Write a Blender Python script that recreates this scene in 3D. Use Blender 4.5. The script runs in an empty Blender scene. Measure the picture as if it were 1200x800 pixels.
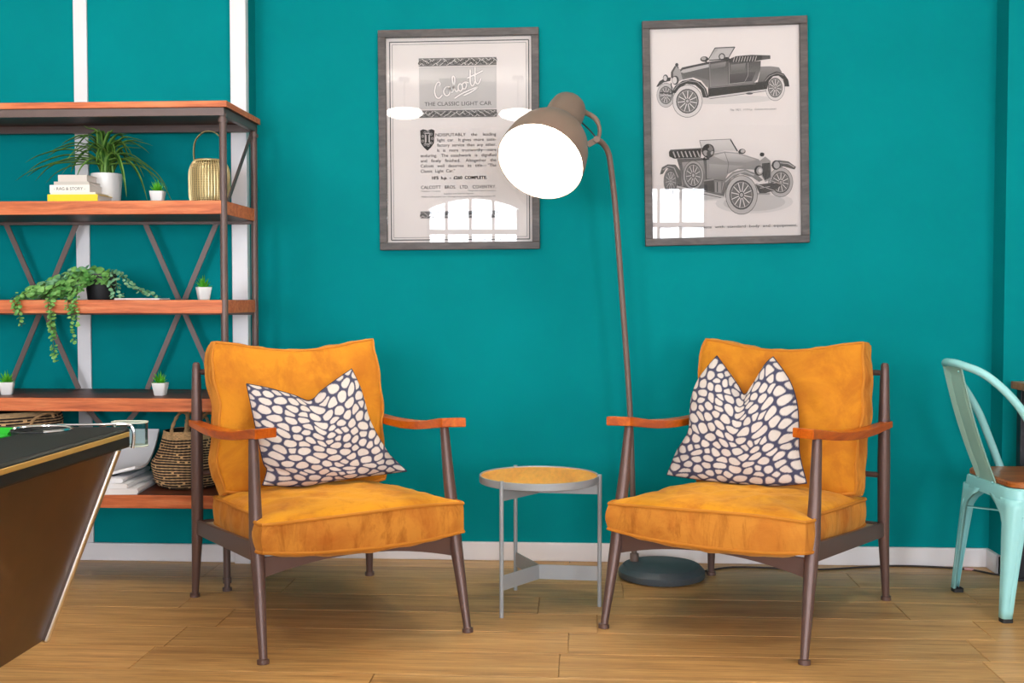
import bpy, bmesh, math, random
import numpy as np
from mathutils import Vector, Matrix, Euler
PI = math.pi
sc = bpy.context.scene
COL = sc.collection
# ------------------------------------------------------------------ camera
cam_d = bpy.data.cameras.new('camera'); cam = bpy.data.objects.new('camera', cam_d); COL.objects.link(cam)
cam.location = (0, -4.76, 1.1)
cam.rotation_euler = (PI/2 - math.atan(50/1336), 0, math.radians(3.5))
cam_d.sensor_width = 36; cam_d.lens = 36*1336/1200; cam_d.clip_start = .05
sc.camera = cam
# ------------------------------------------------------------------ exposure, sky, daylight
sc.view_settings.view_transform = 'Standard'; sc.view_settings.look = 'None'
sc.view_settings.gamma = 1; sc.view_settings.use_curve_mapping = False
sc.view_settings.exposure = 1.2
W = bpy.data.worlds.new('sky'); sc.world = W; W.use_nodes = True
W.node_tree.nodes['Background'].inputs[0].default_value = (.86, .93, 1, 1)
W.node_tree.nodes['Background'].inputs[1].default_value = 10.0
PENDANT = 9.5          # opal ceiling lamps (emission strength)
BULB = 45.0             # bulb of the floor lamp
# rear-wall windows: x0, x1, z0, z1, arch; last two unseen, added for more daylight
WINDOWS = [(-1.74, -.70, .75, 2.10, .12), (.10, 1.38, .75, 2.36, 0), (-4.1, -2.55, .5, 2.6, 0), (2.55, 3.75, .5, 2.6, 0)]
for x0, x1, z0, z1, ar in WINDOWS:                      # portals: help the sky come in through the openings
    l = bpy.data.lights.new('window_portal', 'AREA'); l.shape = 'RECTANGLE'; l.size = x1-x0; l.size_y = z1-z0+ar
    l.cycles.is_portal = True
    o = bpy.data.objects.new('window_portal', l); COL.objects.link(o)
    o.location = ((x0+x1)/2, -8.16, (z0+z1+ar)/2); o.rotation_euler = (PI/2, 0, 0)

# ------------------------------------------------------------------ helpers
def lin(r, g, b):
    f = lambda c: (c/255/12.92 if c/255 <= .04045 else ((c/255+.055)/1.055)**2.4)
    return (f(r), f(g), f(b), 1)
def new_mat(name, base=(.8, .8, .8, 1), rough=.5, metal=0, **kw):
    m = bpy.data.materials.new(name); m.use_nodes = True
    b = m.node_tree.nodes['Principled BSDF']
    b.inputs['Base Color'].default_value = base; b.inputs['Roughness'].default_value = rough; b.inputs['Metallic'].default_value = metal
    for k, v in kw.items(): b.inputs[k.replace('_', ' ')].default_value = v
    return m
class NT:
    def __init__(s, m): s.t = m.node_tree; s.b = s.t.nodes.get('Principled BSDF')
    def n(s, typ, **kw):
        x = s.t.nodes.new(typ)
        for k, v in kw.items():
            if k in x.inputs: x.inputs[k].default_value = v
            else: setattr(x, k, v)
        return x
    def l(s, a, b): s.t.links.new(a, b)
    def coords(s, scale=(1, 1, 1), per_object=True):
        tc = s.n('ShaderNodeTexCoord'); mp = s.n('ShaderNodeMapping'); mp.inputs['Scale'].default_value = scale
        s.l(tc.outputs['Object'], mp.inputs['Vector'])
        if per_object:
            oi = s.n('ShaderNodeObjectInfo'); mu = s.n('ShaderNodeMath', operation='MULTIPLY'); mu.inputs[1].default_value = 37.
            s.l(oi.outputs['Random'], mu.inputs[0]); s.l(mu.outputs[0], mp.inputs['Location'])
        return mp.outputs[0]
    def ramp(s, fac, stops):
        r = s.n('ShaderNodeValToRGB'); e = r.color_ramp.elements
        while len(e) < len(stops): e.new(.5)
        for q, (p, c) in zip(e, stops): q.position = p; q.color = c
        s.l(fac, r.inputs[0]); return r.outputs[0]
    def noise(s, vec, scale, detail=4, rough=.5, dist=0):
        x = s.n('ShaderNodeTexNoise'); x.inputs['Scale'].default_value = scale; x.inputs['Detail'].default_value = detail
        x.inputs['Roughness'].default_value = rough; x.inputs['Distortion'].default_value = dist
        s.l(vec, x.inputs['Vector']); return x.outputs['Fac']
    def bump(s, h, strength=.2, dist=.002):
        b = s.n('ShaderNodeBump'); b.inputs['Strength'].default_value = strength; b.inputs['Distance'].default_value = dist
        s.l(h, b.inputs['Height']); s.l(b.outputs[0], s.b.inputs['Normal'])
    def mix(s, fac, a, b, mode='MIX'):
        x = s.n('ShaderNodeMix', data_type='RGBA', blend_type=mode)
        if isinstance(fac, float): x.inputs[0].default_value = fac
        else: s.l(fac, x.inputs[0])
        for v, i in ((a, 6), (b, 7)):
            if isinstance(v, tuple): x.inputs[i].default_value = v
            else: s.l(v, x.inputs[i])
        return x.outputs[2]
def wood(name, c_dark, c_mid, c_light, scale=(2, 30, 30), rough=.4, tone=.12, coat=0, per_object=True):
    m = new_mat(name, c_mid, rough); t = NT(m)
    v = t.coords(scale, per_object)
    a = t.noise(v, 1.2, 6, .6, .8); c = t.ramp(a, [(.28, c_dark), (.5, c_mid), (.75, c_light)])
    fine = t.noise(v, 5, 3, .7); c2 = t.ramp(fine, [(.35, (.72, .72, .72, 1)), (.6, (1, 1, 1, 1))])
    c = t.mix(.6, c, c2, 'MULTIPLY')
    if tone:
        oi = t.n('ShaderNodeObjectInfo'); r = t.ramp(oi.outputs['Random'], [(0, (1-tone, 1-tone, 1-tone, 1)), (1, (1, 1, 1, 1))])
        c = t.mix(1.0, c, r, 'MULTIPLY')
    t.l(c, t.b.inputs['Base Color']); t.bump(fine, .12, .001)
    m.node_tree.nodes['Principled BSDF'].inputs['Coat Weight'].default_value = coat
    return m
class MB:
    """collects shapes; build() links them as ONE mesh object"""
    def __init__(s): s.v = []; s.f = []; s.m = []; s.sm = []; s.c = []; s.uv = {}
    def add(s, vs, fs, mi=0, smooth=False, col=None):
        o = len(s.v); s.v += [tuple(x) for x in vs]
        for f in fs: s.f.append([o+i for i in f]); s.m.append(mi); s.sm.append(smooth); s.c.append(col)
        return o
    def box(s, x0, x1, y0, y1, z0, z1, mi=0, M=None):
        vs = [Vector((x, y, z)) for x in (x0, x1) for y in (y0, y1) for z in (z0, z1)]
        if M: vs = [M @ v for v in vs]
        s.add(vs, [(0, 1, 3, 2), (4, 6, 7, 5), (0, 4, 5, 1), (2, 3, 7, 6), (0, 2, 6, 4), (1, 5, 7, 3)], mi)
    def bar(s, a, b, w, t, side=(0, 1, 0), mi=0):
        a = Vector(a); b = Vector(b); d = (b-a).normalized(); sd = Vector(side); sd = (sd-d*sd.dot(d)).normalized(); q = d.cross(sd)
        vs = [p+q*w/2*i+sd*t/2*j for p in (a, b) for i, j in ((-1, -1), (1, -1), (1, 1), (-1, 1))]
        s.add(vs, [(0, 1, 2, 3), (7, 6, 5, 4), (0, 4, 5, 1), (1, 5, 6, 2), (2, 6, 7, 3), (3, 7, 4, 0)], mi)
    def tube(s, path, r, seg=10, mi=0, cap=True, closed=False, col=None):
        P = [Vector(p) for p in path]; n = len(P)
        R = r if hasattr(r, '__len__') else [r]*n
        T = []
        for i in range(n):
            a = P[(i-1) % n] if closed or i else P[0]; b = P[(i+1) % n] if closed or i < n-1 else P[-1]
            T.append((b-a).normalized())
        u = T[0].orthogonal().normalized(); vs = []
        for i in range(n):
            u = (u-T[i]*u.dot(T[i])).normalized(); w = T[i].cross(u)
            vs += [P[i]+(u*math.cos(2*PI*k/seg)+w*math.sin(2*PI*k/seg))*R[i] for k in range(seg)]
        fs = []
        for i in range(n if closed else n-1):
            j = (i+1) % n
            fs += [(i*seg+k, i*seg+(k+1) % seg, j*seg+(k+1) % seg, j*seg+k) for k in range(seg)]
        s.add(vs, fs, mi, True, col)
        if cap and not closed:
            o = len(s.v)-n*seg
            s.f.append([o+k for k in range(seg)][::-1]); s.m.append(mi); s.sm.append(False); s.c.append(col)
            s.f.append([o+(n-1)*seg+k for k in range(seg)]); s.m.append(mi); s.sm.append(False); s.c.append(col)
    def lathe(s, prof, seg=32, M=None, mi=0, smooth=True, rad=None):
        vs = []
        for r, z in prof:
            for k in range(seg):
                a = 2*PI*k/seg; q = r*(rad(a, z) if rad else 1)
                v = Vector((q*math.cos(a), q*math.sin(a), z)); vs.append(M @ v if M else v)
        fs = [(i*seg+k, i*seg+(k+1) % seg, (i+1)*seg+(k+1) % seg, (i+1)*seg+k) for i in range(len(prof)-1) for k in range(seg)]
        s.add(vs, fs, mi, smooth)
    def grid(s, rows, mi=0, smooth=True, closed_u=False):
        nr = len(rows); nc = len(rows[0]); vs = [p for r in rows for p in r]
        cs = nc if closed_u else nc-1
        return s.add(vs, [(i*nc+k, i*nc+(k+1) % nc, (i+1)*nc+(k+1) % nc, (i+1)*nc+k) for i in range(nr-1) for k in range(cs)], mi, smooth)
    def prism(s, poly, y0, y1, mi=0, axis='y', col=None):
        n = len(poly)
        mk = {'y': lambda p, d: (p[0], d, p[1]), 'z': lambda p, d: (p[0], p[1], d), 'x': lambda p, d: (d, p[0], p[1])}[axis]
        vs = [mk(p, y0) for p in poly]+[mk(p, y1) for p in poly]
        s.add(vs, [list(range(n)), list(range(2*n-1, n-1, -1))]+[(i, i+n, (i+1) % n+n, (i+1) % n) for i in range(n)], mi, False, col)
    def build(s, name, mats, parent=None, bevel=0, recalc=True, weld=0):
        me = bpy.data.meshes.new(name); me.from_pydata([tuple(v) for v in s.v], [], s.f)
        if not isinstance(mats, (list, tuple)): mats = [mats]
        for m in mats: me.materials.append(m)
        me.polygons.foreach_set('material_index', s.m); me.polygons.foreach_set('use_smooth', s.sm)
        if any(c is not None for c in s.c):
            ca = me.color_attributes.new('Col', 'FLOAT_COLOR', 'CORNER')
            for p, c in zip(me.polygons, s.c):
                for q_, li in enumerate(p.loop_indices): ca.data[li].color = (c[q_] if isinstance(c, list) else c) or (1, 1, 1, 1)
        if s.uv:
            ul = me.uv_layers.new(name='UVMap')
            for p in me.polygons:
                for li, vi in zip(p.loop_indices, p.vertices): ul.data[li].uv = s.uv.get(vi, (0, 0))
        if recalc or weld:
            bm = bmesh.new(); bm.from_mesh(me)
            if weld: bmesh.ops.remove_doubles(bm, verts=bm.verts, dist=weld)
            if recalc: bmesh.ops.recalc_face_normals(bm, faces=bm.faces)
            bm.to_mesh(me); bm.free()
        if any(s.sm): me.set_sharp_from_angle(angle=math.radians(42))
        me.update()
        o = bpy.data.objects.new(name, me); COL.objects.link(o)
        if parent: o.parent = parent
        if bevel:
            b = o.modifiers.new('bevel', 'BEVEL'); b.width = bevel; b.segments = 2; b.limit_method = 'ANGLE'; b.angle_limit = math.radians(40)
        return o
def thing(name, label, cat, loc=(0, 0, 0), rz=0, group=None):
    o = bpy.data.objects.new(name, None); o.empty_display_size = .05; COL.objects.link(o)
    o.location = loc; o.rotation_euler = (0, 0, rz); return tag(o, label, cat, group)
def tag(o, label, cat, group=None):
    o['label'] = label; o['category'] = cat
    if group: o['group'] = group
    return o
def stuff(o): o['kind'] = 'stuff'; return o
def struct(o): o['kind'] = 'structure'; return o
def dup(root, loc, rz, label, group=None):
    r = root.copy(); COL.objects.link(r); r.location = loc; r.rotation_euler = (0, 0, rz); r['label'] = label
    if group: r['group'] = group
    for ch in list(root.children):
        c = ch.copy(); COL.objects.link(c); c.parent = r
        for g in list(ch.children):
            d = g.copy(); COL.objects.link(d); d.parent = c
    return r
def catmull(pts, n=8, closed=False):
    P = [Vector(p) for p in pts]; out = []; N = len(P)
    for i in range(N if closed else N-1):
        g = lambda k: P[k % N] if closed else P[max(0, min(N-1, k))]
        p0, p1, p2, p3 = g(i-1), g(i), g(i+1), g(i+2)
        for k in range(n):
            t = k/n
            out.append(.5*((2*p1)+(p2-p0)*t+(2*p0-5*p1+4*p2-p3)*t*t+(3*p1-p0-3*p2+p3)*t**3))
    if not closed: out.append(P[-1])
    return out
def rot2(x, y, a): return (x*math.cos(a)-y*math.sin(a), x*math.sin(a)+y*math.cos(a))

# ------------------------------------------------------------------ materials
M = {}
def paint(name, col, rough=.55, var=.06):
    m = new_mat(name, col, rough); t = NT(m); v = t.coords((1, 1, 1), False)
    n = t.noise(v, 2.2, 3); d = tuple(c*(1-var) for c in col[:3])+(1,); l = tuple(min(1, c*(1+var)) for c in col[:3])+(1,)
    t.l(t.ramp(n, [(.3, d), (.7, l)]), t.b.inputs['Base Color'])
    t.bump(t.noise(v, 240, 2), .06, .001); return m
M['teal'] = paint('teal_wall_paint', (.0005, .232, .250, 1), .8)
M['teal'].node_tree.nodes['Principled BSDF'].inputs['Specular IOR Level'].default_value = .05
M['white_trim'] = paint('white_gloss_trim', (.78, .74, .76, 1), .35, .03)
M['plaster'] = paint('white_plaster', (.8, .77, .74, 1), .8, .02)
def oak():
    m = new_mat('oak_laminate', (.5, .28, .1, 1), .4); t = NT(m); v = t.coords((.9, 14, 14)); v2 = t.coords((2.2, 90, 90))
    a = t.ramp(t.noise(v, 1.3, 6, .62, 1.2), [(.26, (.35, .17, .055, 1)), (.46, (.55, .30, .10, 1)), (.72, (.70, .42, .165, 1))])
    f = t.noise(v2, 2.2, 4, .7, .4); c = t.mix(.75, a, t.ramp(f, [(.38, (.50, .46, .42, 1)), (.52, (1, 1, 1, 1))]), 'MULTIPLY')
    oi = t.n('ShaderNodeObjectInfo'); c = t.mix(1.0, c, t.ramp(oi.outputs['Random'], [(0, (.90, .90, .90, 1)), (1, (1.04, 1.02, 1, 1))]), 'MULTIPLY')
    t.l(c, t.b.inputs['Base Color']); t.bump(f, .1, .0008); return m
M['plank'] = oak()
M['steel'] = new_mat('brown_grey_steel', lin(98, 80, 76), .42, .25)
M['shelf_edge'] = wood('raw_acacia_edge', lin(168, 78, 36), lin(206, 108, 56), lin(226, 142, 88), (3, 40, 40), .5, .05)
M['shelf_top'] = wood('dark_stained_acacia', lin(66, 28, 16), lin(96, 46, 28), lin(124, 66, 42), (3, 30, 30), .42, .05)
M['shelf_top'].node_tree.nodes['Principled BSDF'].inputs['Specular IOR Level'].default_value = .22
M['arm_wood'] = wood('orange_varnished_teak', lin(164, 66, 8), lin(200, 92, 12), lin(222, 118, 24), (20, 3, 20), .32, .03, .0)
M['arm_wood'].node_tree.nodes['Principled BSDF'].inputs['Specular IOR Level'].default_value = .3
M['chair_metal'] = new_mat('bronze_painted_metal', lin(104, 80, 74), .38, .35)
M['webbing'] = new_mat('beige_webbing', lin(186, 168, 140), .9)
def velvet(name, a, b, c, streak):
    m = new_mat(name, a, .85); t = NT(m); v = t.coords((1, 1, 1))
    n1 = t.noise(v, 5.5, 5, .62, .6); base = t.ramp(n1, [(.36, b), (.56, a)])
    v2 = t.coords(streak); n2 = t.noise(v2, 9, 5, .7, .5)
    base = t.mix(t.ramp(n2, [(.50, (0, 0, 0, 1)), (.66, (.65, .65, .65, 1))]), base, c)
    t.l(base, t.b.inputs['Base Color']); t.b.inputs['Sheen Weight'].default_value = .35; t.b.inputs['Sheen Roughness'].default_value = .4
    t.b.inputs['Sheen Tint'].default_value = lin(255, 205, 120)
    t.b.inputs['Specular IOR Level'].default_value = .2
    t.bump(t.noise(v, 22, 4, .6, .8), .35, .006); return m
M['velvet'] = velvet('mustard_velvet', lin(220, 148, 28), lin(200, 122, 26), lin(180, 100, 24), (1, 1, .8))
M['velvet_side'] = velvet('mustard_velvet_border', lin(208, 136, 52), lin(186, 108, 38), lin(150, 78, 18), (1.6, 1.6, .45))
M['velvet_back'] = velvet('mustard_velvet_back', lin(210, 136, 34), lin(192, 116, 32), lin(178, 102, 30), (.8, .8, .5))
M['piping'] = new_mat('ochre_piping', lin(196, 122, 28), .8)
M['pillow_dark'] = new_mat('navy_piping', lin(40, 42, 66), .8)
M['pebbles'] = new_mat('pebble_print_cotton', (1, 1, 1, 1), .9)
t = NT(M['pebbles']); a_ = t.n('ShaderNodeVertexColor', layer_name='Print'); g_ = t.noise(t.coords((1, 1, 1)), 90, 2)
t.l(t.mix(.3, a_.outputs[0], t.ramp(g_, [(.3, (.8, .8, .8, 1)), (.7, (1, 1, 1, 1))]), 'MULTIPLY'), t.b.inputs['Base Color']); t.bump(g_, .2, .002)
M['lamp_grey'] = new_mat('taupe_lamp_enamel_lit', lin(132, 108, 94), .45)  # lighter than the pole: lamplight on the shade put into the colour
M['lamp_pole'] = new_mat('taupe_lamp_enamel_unlit', lin(112, 92, 84), .45)  # same taupe as the shade, without the lamplight in its colour
M['lamp_base'] = new_mat('dark_grey_lamp_base', lin(66, 74, 80), .5)
M['reflector'] = new_mat('white_lamp_interior', (.9, .9, .88, 1), .5)
def emit(name, col, s):
    m = bpy.data.materials.new(name); m.use_nodes = True; t = m.node_tree
    t.nodes.remove(t.nodes['Principled BSDF']); e = t.nodes.new('ShaderNodeEmission')
    e.inputs[0].default_value = col; e.inputs[1].default_value = s; t.links.new(e.outputs[0], t.nodes['Material Output'].inputs[0]); return m
M['bulb'] = emit('lit_bulb', (1, .9, .74, 1), BULB)
M['opal'] = emit('lit_opal_glass', (1, .94, .85, 1), PENDANT)
M['table_grey'] = new_mat('pale_grey_enamel', lin(158, 162, 166), .4, .1)
M['table_top'] = wood('honey_wood_top', lin(214, 132, 22), lin(232, 156, 34), lin(240, 176, 60), (16, 2.5, 10), .35, 0)
M['frame'] = wood('grey_brown_frame', lin(58, 52, 51), lin(80, 72, 70), lin(98, 90, 87), (6, 30, 30), .5, .05)
M['paper'] = new_mat('poster_paper', lin(224, 213, 209), .7)
def vcol(name, rough=.7):
    m = new_mat(name, (1, 1, 1, 1), rough); t = NT(m); a = t.n('ShaderNodeVertexColor', layer_name='Col'); t.l(a.outputs[0], t.b.inputs['Base Color']); return m
M['ink'] = vcol('printed_ink')
def pane(name, tint=(1, 1, 1, 1)):
    m = bpy.data.materials.new(name); m.use_nodes = True; t = m.node_tree; t.nodes.remove(t.nodes['Principled BSDF'])
    tr = t.nodes.new('ShaderNodeBsdfTransparent'); tr.inputs[0].default_value = tint
    gl = t.nodes.new('ShaderNodeBsdfGlossy'); gl.inputs['Roughness'].default_value = 0.0
    fr = t.nodes.new('ShaderNodeFresnel'); fr.inputs[0].default_value = 1.5
    mx = t.nodes.new('ShaderNodeMixShader')
    t.links.new(fr.outputs[0], mx.inputs[0]); t.links.new(tr.outputs[0], mx.inputs[1]); t.links.new(gl.outputs[0], mx.inputs[2])
    t.links.new(mx.outputs[0], t.nodes['Material Output'].inputs[0]); return m
M['glass'] = pane('clear_pane')
M['window_frame'] = new_mat('dark_window_frame', lin(90, 92, 98), .5)
M['white_glaze'] = new_mat('white_glazed_ceramic', (.74, .72, .72, 1), .25)
M['white_matte'] = new_mat('white_matte_ceramic', (.80, .78, .77, 1), .5)
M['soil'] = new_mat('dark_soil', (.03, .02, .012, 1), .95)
def leafmat(name, a, b, rough=.45):
    m = new_mat(name, a, rough); t = NT(m); n = t.noise(t.coords((1, 1, 1)), 30, 2); t.l(t.ramp(n, [(.35, a), (.65, b)]), t.b.inputs['Base Color'])
    t.b.inputs['Subsurface Weight'].default_value = 0; return m
M['blade'] = leafmat('dark_green_blade', (.022, .085, .012, 1), (.05, .17, .022, 1))
M['blade_edge'] = leafmat('light_green_blade', (.10, .24, .035, 1), (.2, .36, .07, 1))
M['succulent'] = leafmat('bright_green_succulent', (.05, .30, .012, 1), (.12, .50, .03, 1))
M['vine'] = leafmat('fresh_green_vine', (.07, .24, .045, 1), (.20, .42, .11, 1))
M['vine2'] = leafmat('grey_green_vine', (.06, .20, .09, 1), (.20, .40, .22, 1))
M['stem'] = new_mat('brown_green_stem', (.10, .12, .03, 1), .7)
M['black_pot'] = new_mat('black_plastic_pot', (.012, .012, .014, 1), .5)
M['gold'] = new_mat('brushed_gold_metal', lin(222, 200, 150), .36, .75)
M['gold_dark'] = new_mat('dark_gold_metal', lin(128, 110, 66), .45, .7)
M['basket'] = vcol('seagrass_and_black_cord', .85)
M['rope'] = new_mat('seagrass_rope', lin(190, 152, 108), .9)
M['newsprint'] = new_mat('newsprint', lin(236, 236, 240), .85)
M['newsgrey'] = new_mat('newsprint_photo_block', lin(140, 142, 152), .85)
M['pool_black'] = new_mat('black_rail_laminate', lin(20, 18, 15), .5, 0, Specular_IOR_Level=.3)
M['pool_gold'] = new_mat('gold_trim', lin(226, 180, 96), .34, .6)
M['pool_brown'] = wood('brown_cabinet_laminate', lin(58, 30, 6), lin(72, 38, 8), lin(84, 46, 12), (1, 2, 2), .38, 0)
M['chrome'] = new_mat('chrome', (.8, .8, .82, 1), .14, 1)
M['baize'] = new_mat('bright_green_baize', (.008, .42, .012, 1), .95)
M['mint'] = new_mat('mint_painted_steel', lin(152, 212, 212), .25)
M['mint_in'] = new_mat('mint_splat_steel', lin(164, 204, 190), .35)
M['seat_wood'] = wood('red_brown_seat_wood', lin(120, 58, 18), lin(168, 92, 36), lin(196, 120, 58), (3, 26, 26), .3, 0)
M['rubber'] = new_mat('black_rubber', (.015, .015, .016, 1), .7)
M['black_metal'] = new_mat('black_painted_metal', (.02, .02, .024, 1), .4, .3)
M['cable'] = new_mat('black_cable', (.03, .022, .022, 1), .5)
M['connector'] = new_mat('pinkish_connector', lin(200, 150, 150), .5)

# ------------------------------------------------------------------ the setting
rnd = random.Random(4)
b = MB(); b.box(-4.2, 3.9, -8.1, .12, -.1, -.008); floor = struct(b.build('floor', M['plank']))
PW, PL, G = .2225, 1.28, .0012
plank_meshes = []
b = MB(); b.box(G, PL-G, G, PW-G, -.008, 0)
pl0 = b.build('plank', M['plank'], floor, bevel=.0012)
first = True
yrow = -1.035+PW*5
row = 0
while yrow > -6.2:
    y0 = yrow-PW; row += 1
    x = -4.19+{5: .405, 6: .31, 7: .285}.get(row, rnd.random()*PL) - PL
    while x < 3.88:
        xa, xb = max(x, -4.19), min(x+PL, 3.88)
        if xb-xa > .05:
            o = pl0 if first else pl0.copy()
            if not first: COL.objects.link(o)
            o.parent = floor; first = False
            o.location = (xa, y0, 0); o.scale = ((xb-xa)/PL, 1, 1)
        x += PL
    yrow -= PW
    if row == 1: pass
# walls
b = MB(); b.box(-4.2, 1.671, 0, .12, -.01, 3); struct(b.build('wall_back', M['teal']))
b = MB(); b.box(-4.2, -1.372, -.10, -.0005, -.01, 3); struct(b.build('wall_back_left', M['teal']))
b = MB(); b.box(1.671, 3.9, -.13, .12, -.01, 3); struct(b.build('wall_back_right', M['teal']))
b = MB(); b.box(-2.107, -2.05, -.111, -.1, .075, 3); struct(b.build('trim_1', M['white_trim'], bevel=.002))
b = MB(); b.box(-1.438, -1.372, -.138, -.10, .0, 3); struct(b.build('trim_2', M['white_trim'], bevel=.003))
b = MB(); b.box(-1.371, 1.67, -.016, 0, 0, .078); struct(b.build('baseboard_back', M['white_trim'], bevel=.004))
b = MB(); b.box(-4.2, -1.4385, -.116, -.1, 0, .075); struct(b.build('baseboard_back_left', M['white_trim'], bevel=.004))
b = MB(); b.box(1.655, 3.9, -.146, -.13, 0, .078); b.box(1.655, 1.671, -.146, -.016, 0, .078); struct(b.build('baseboard_back_right', M['white_trim'], bevel=.003))
b = MB(); b.box(-4.32, -4.2, -8.2, .12, -.1, 3.1); struct(b.build('wall_left', M['plaster']))
b = MB(); b.box(3.9, 4.02, -8.2, .12, -.1, 3.1); struct(b.build('wall_right', M['plaster']))
b = MB(); b.box(-4.3, 4, -8.2, .12, 3, 3.1); struct(b.build('ceiling', M['plaster']))
b = MB(); xs = sorted(WINDOWS); xp = -4.3
for x0, x1, z0, z1, ar in xs:
    b.box(xp, x0, -8.12, -8, -.1, 3.05); b.box(x0, x1, -8.12, -8, -.1, z0)
    if not ar: b.box(x0, x1, -8.12, -8, z1, 3.05)
    else:
        n = 12
        for k in range(n):
            xa = x0+(x1-x0)*k/n; xb = x0+(x1-x0)*(k+1)/n
            za = z1+ar*math.sin(PI*k/n)**.8; zb = z1+ar*math.sin(PI*(k+1)/n)**.8 if k < n-1 else z1
            b.prism([(xa, za), (xb, zb), (xb, 3.05), (xa, 3.05)], -8.12, -8)
    xp = x1
b.box(xp, 4, -8.12, -8, -.1, 3.05); struct(b.build('wall_rear', M['plaster']))
MULL = [(-1.519, -1.25, -.991), (.45, .849, 1.093), (-3.55, -3.05), (2.95, 3.35)]
TRANS = [1.85, 1.92, 1.85, 1.85]
for i, ((x0, x1, z0, z1, ar), ml, tz) in enumerate(zip(WINDOWS, MULL, TRANS)):
    b = MB(); b.box(x0, x0+.03, -8.09, -8.04, z0, z1); b.box(x1-.03, x1, -8.09, -8.04, z0, z1); b.box(x0, x1, -8.09, -8.04, z0, z0+.04)
    if not ar: b.box(x0, x1, -8.09, -8.04, z1-.04, z1)
    for q in ml: b.box(q-.016, q+.016, -8.09, -8.04, z0, z1+ar*.95)
    b.box(x0, x1, -8.09, -8.04, tz-.028, tz+.028)
    w = struct(b.build('window_%d' % (i+1), M['window_frame']))  # the two outermost windows are unseen openings added to light the room
    edges = [x0]+list(ml)+[x1]
    for xa, xb in zip(edges[:-1], edges[1:]):
        for za, zb in ((z0, tz), (tz, z1)):
            p = MB(); p.box(xa+.005, xb-.005, -8.068, -8.064, za, zb); p.build('window_pane', M['glass'], w)

# ------------------------------------------------------------------ ceiling lamps (behind and above the camera)
def pendant(x, y, z, r, label):
    t = thing('pendant_lamp', label, 'lamp', (x, y, z), 0, 'opal ceiling lamps')
    b = MB(); b.lathe([(0.001, -r*.3), (r*.5, -r*.27), (r*.85, -r*.16), (r, 0), (r*.85, r*.16), (r*.5, r*.24), (.02, r*.26)], 28)
    b.build('opal_globe', M['opal'], t)
    b = MB(); b.tube([(0, 0, r*.26), (0, 0, 3-z)], .006, 8); b.lathe([(.0, 3-z-.03), (.05, 3-z-.03), (.05, 3-z)], 16); b.build('cord', M['black_metal'], t)
pend = [(-1.53, -5.1, 2.70, .165), (-.55, -5.1, 2.68, .165), (-2.3, -1.75, 2.72, .24), (-.3, -1.75, 2.72, .24), (1.75, -1.75, 2.72, .24)]
for p, l_ in zip(pend, ('opal ceiling lamp at the back of the room, nearer the left wall', 'opal ceiling lamp at the back of the room, nearer its centre', 'opal ceiling lamp above and before the shelving unit',
                        'opal ceiling lamp above the gap between the two armchairs', 'opal ceiling lamp above the mint metal chair')): pendant(*p, l_)

# ------------------------------------------------------------------ text to mesh
DG = None
_txt = {}
def glyphs(body, slant=0, bold=0):
    k = (body, slant, bold)
    if k not in _txt:
        c = bpy.data.curves.new('lettering', 'FONT'); c.body = body; c.size = 1; c.shear = slant; c.offset = bold; c.resolution_u = 3
        o = bpy.data.objects.new('lettering', c); COL.objects.link(o); bpy.context.view_layer.update()
        me = bpy.data.meshes.new_from_object(o.evaluated_get(bpy.context.evaluated_depsgraph_get()))
        _txt[k] = ([v.co[:2] for v in me.vertices], [tuple(p.vertices) for p in me.polygons])
        bpy.data.objects.remove(o); bpy.data.curves.remove(c); bpy.data.meshes.remove(me)
    return _txt[k]

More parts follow.
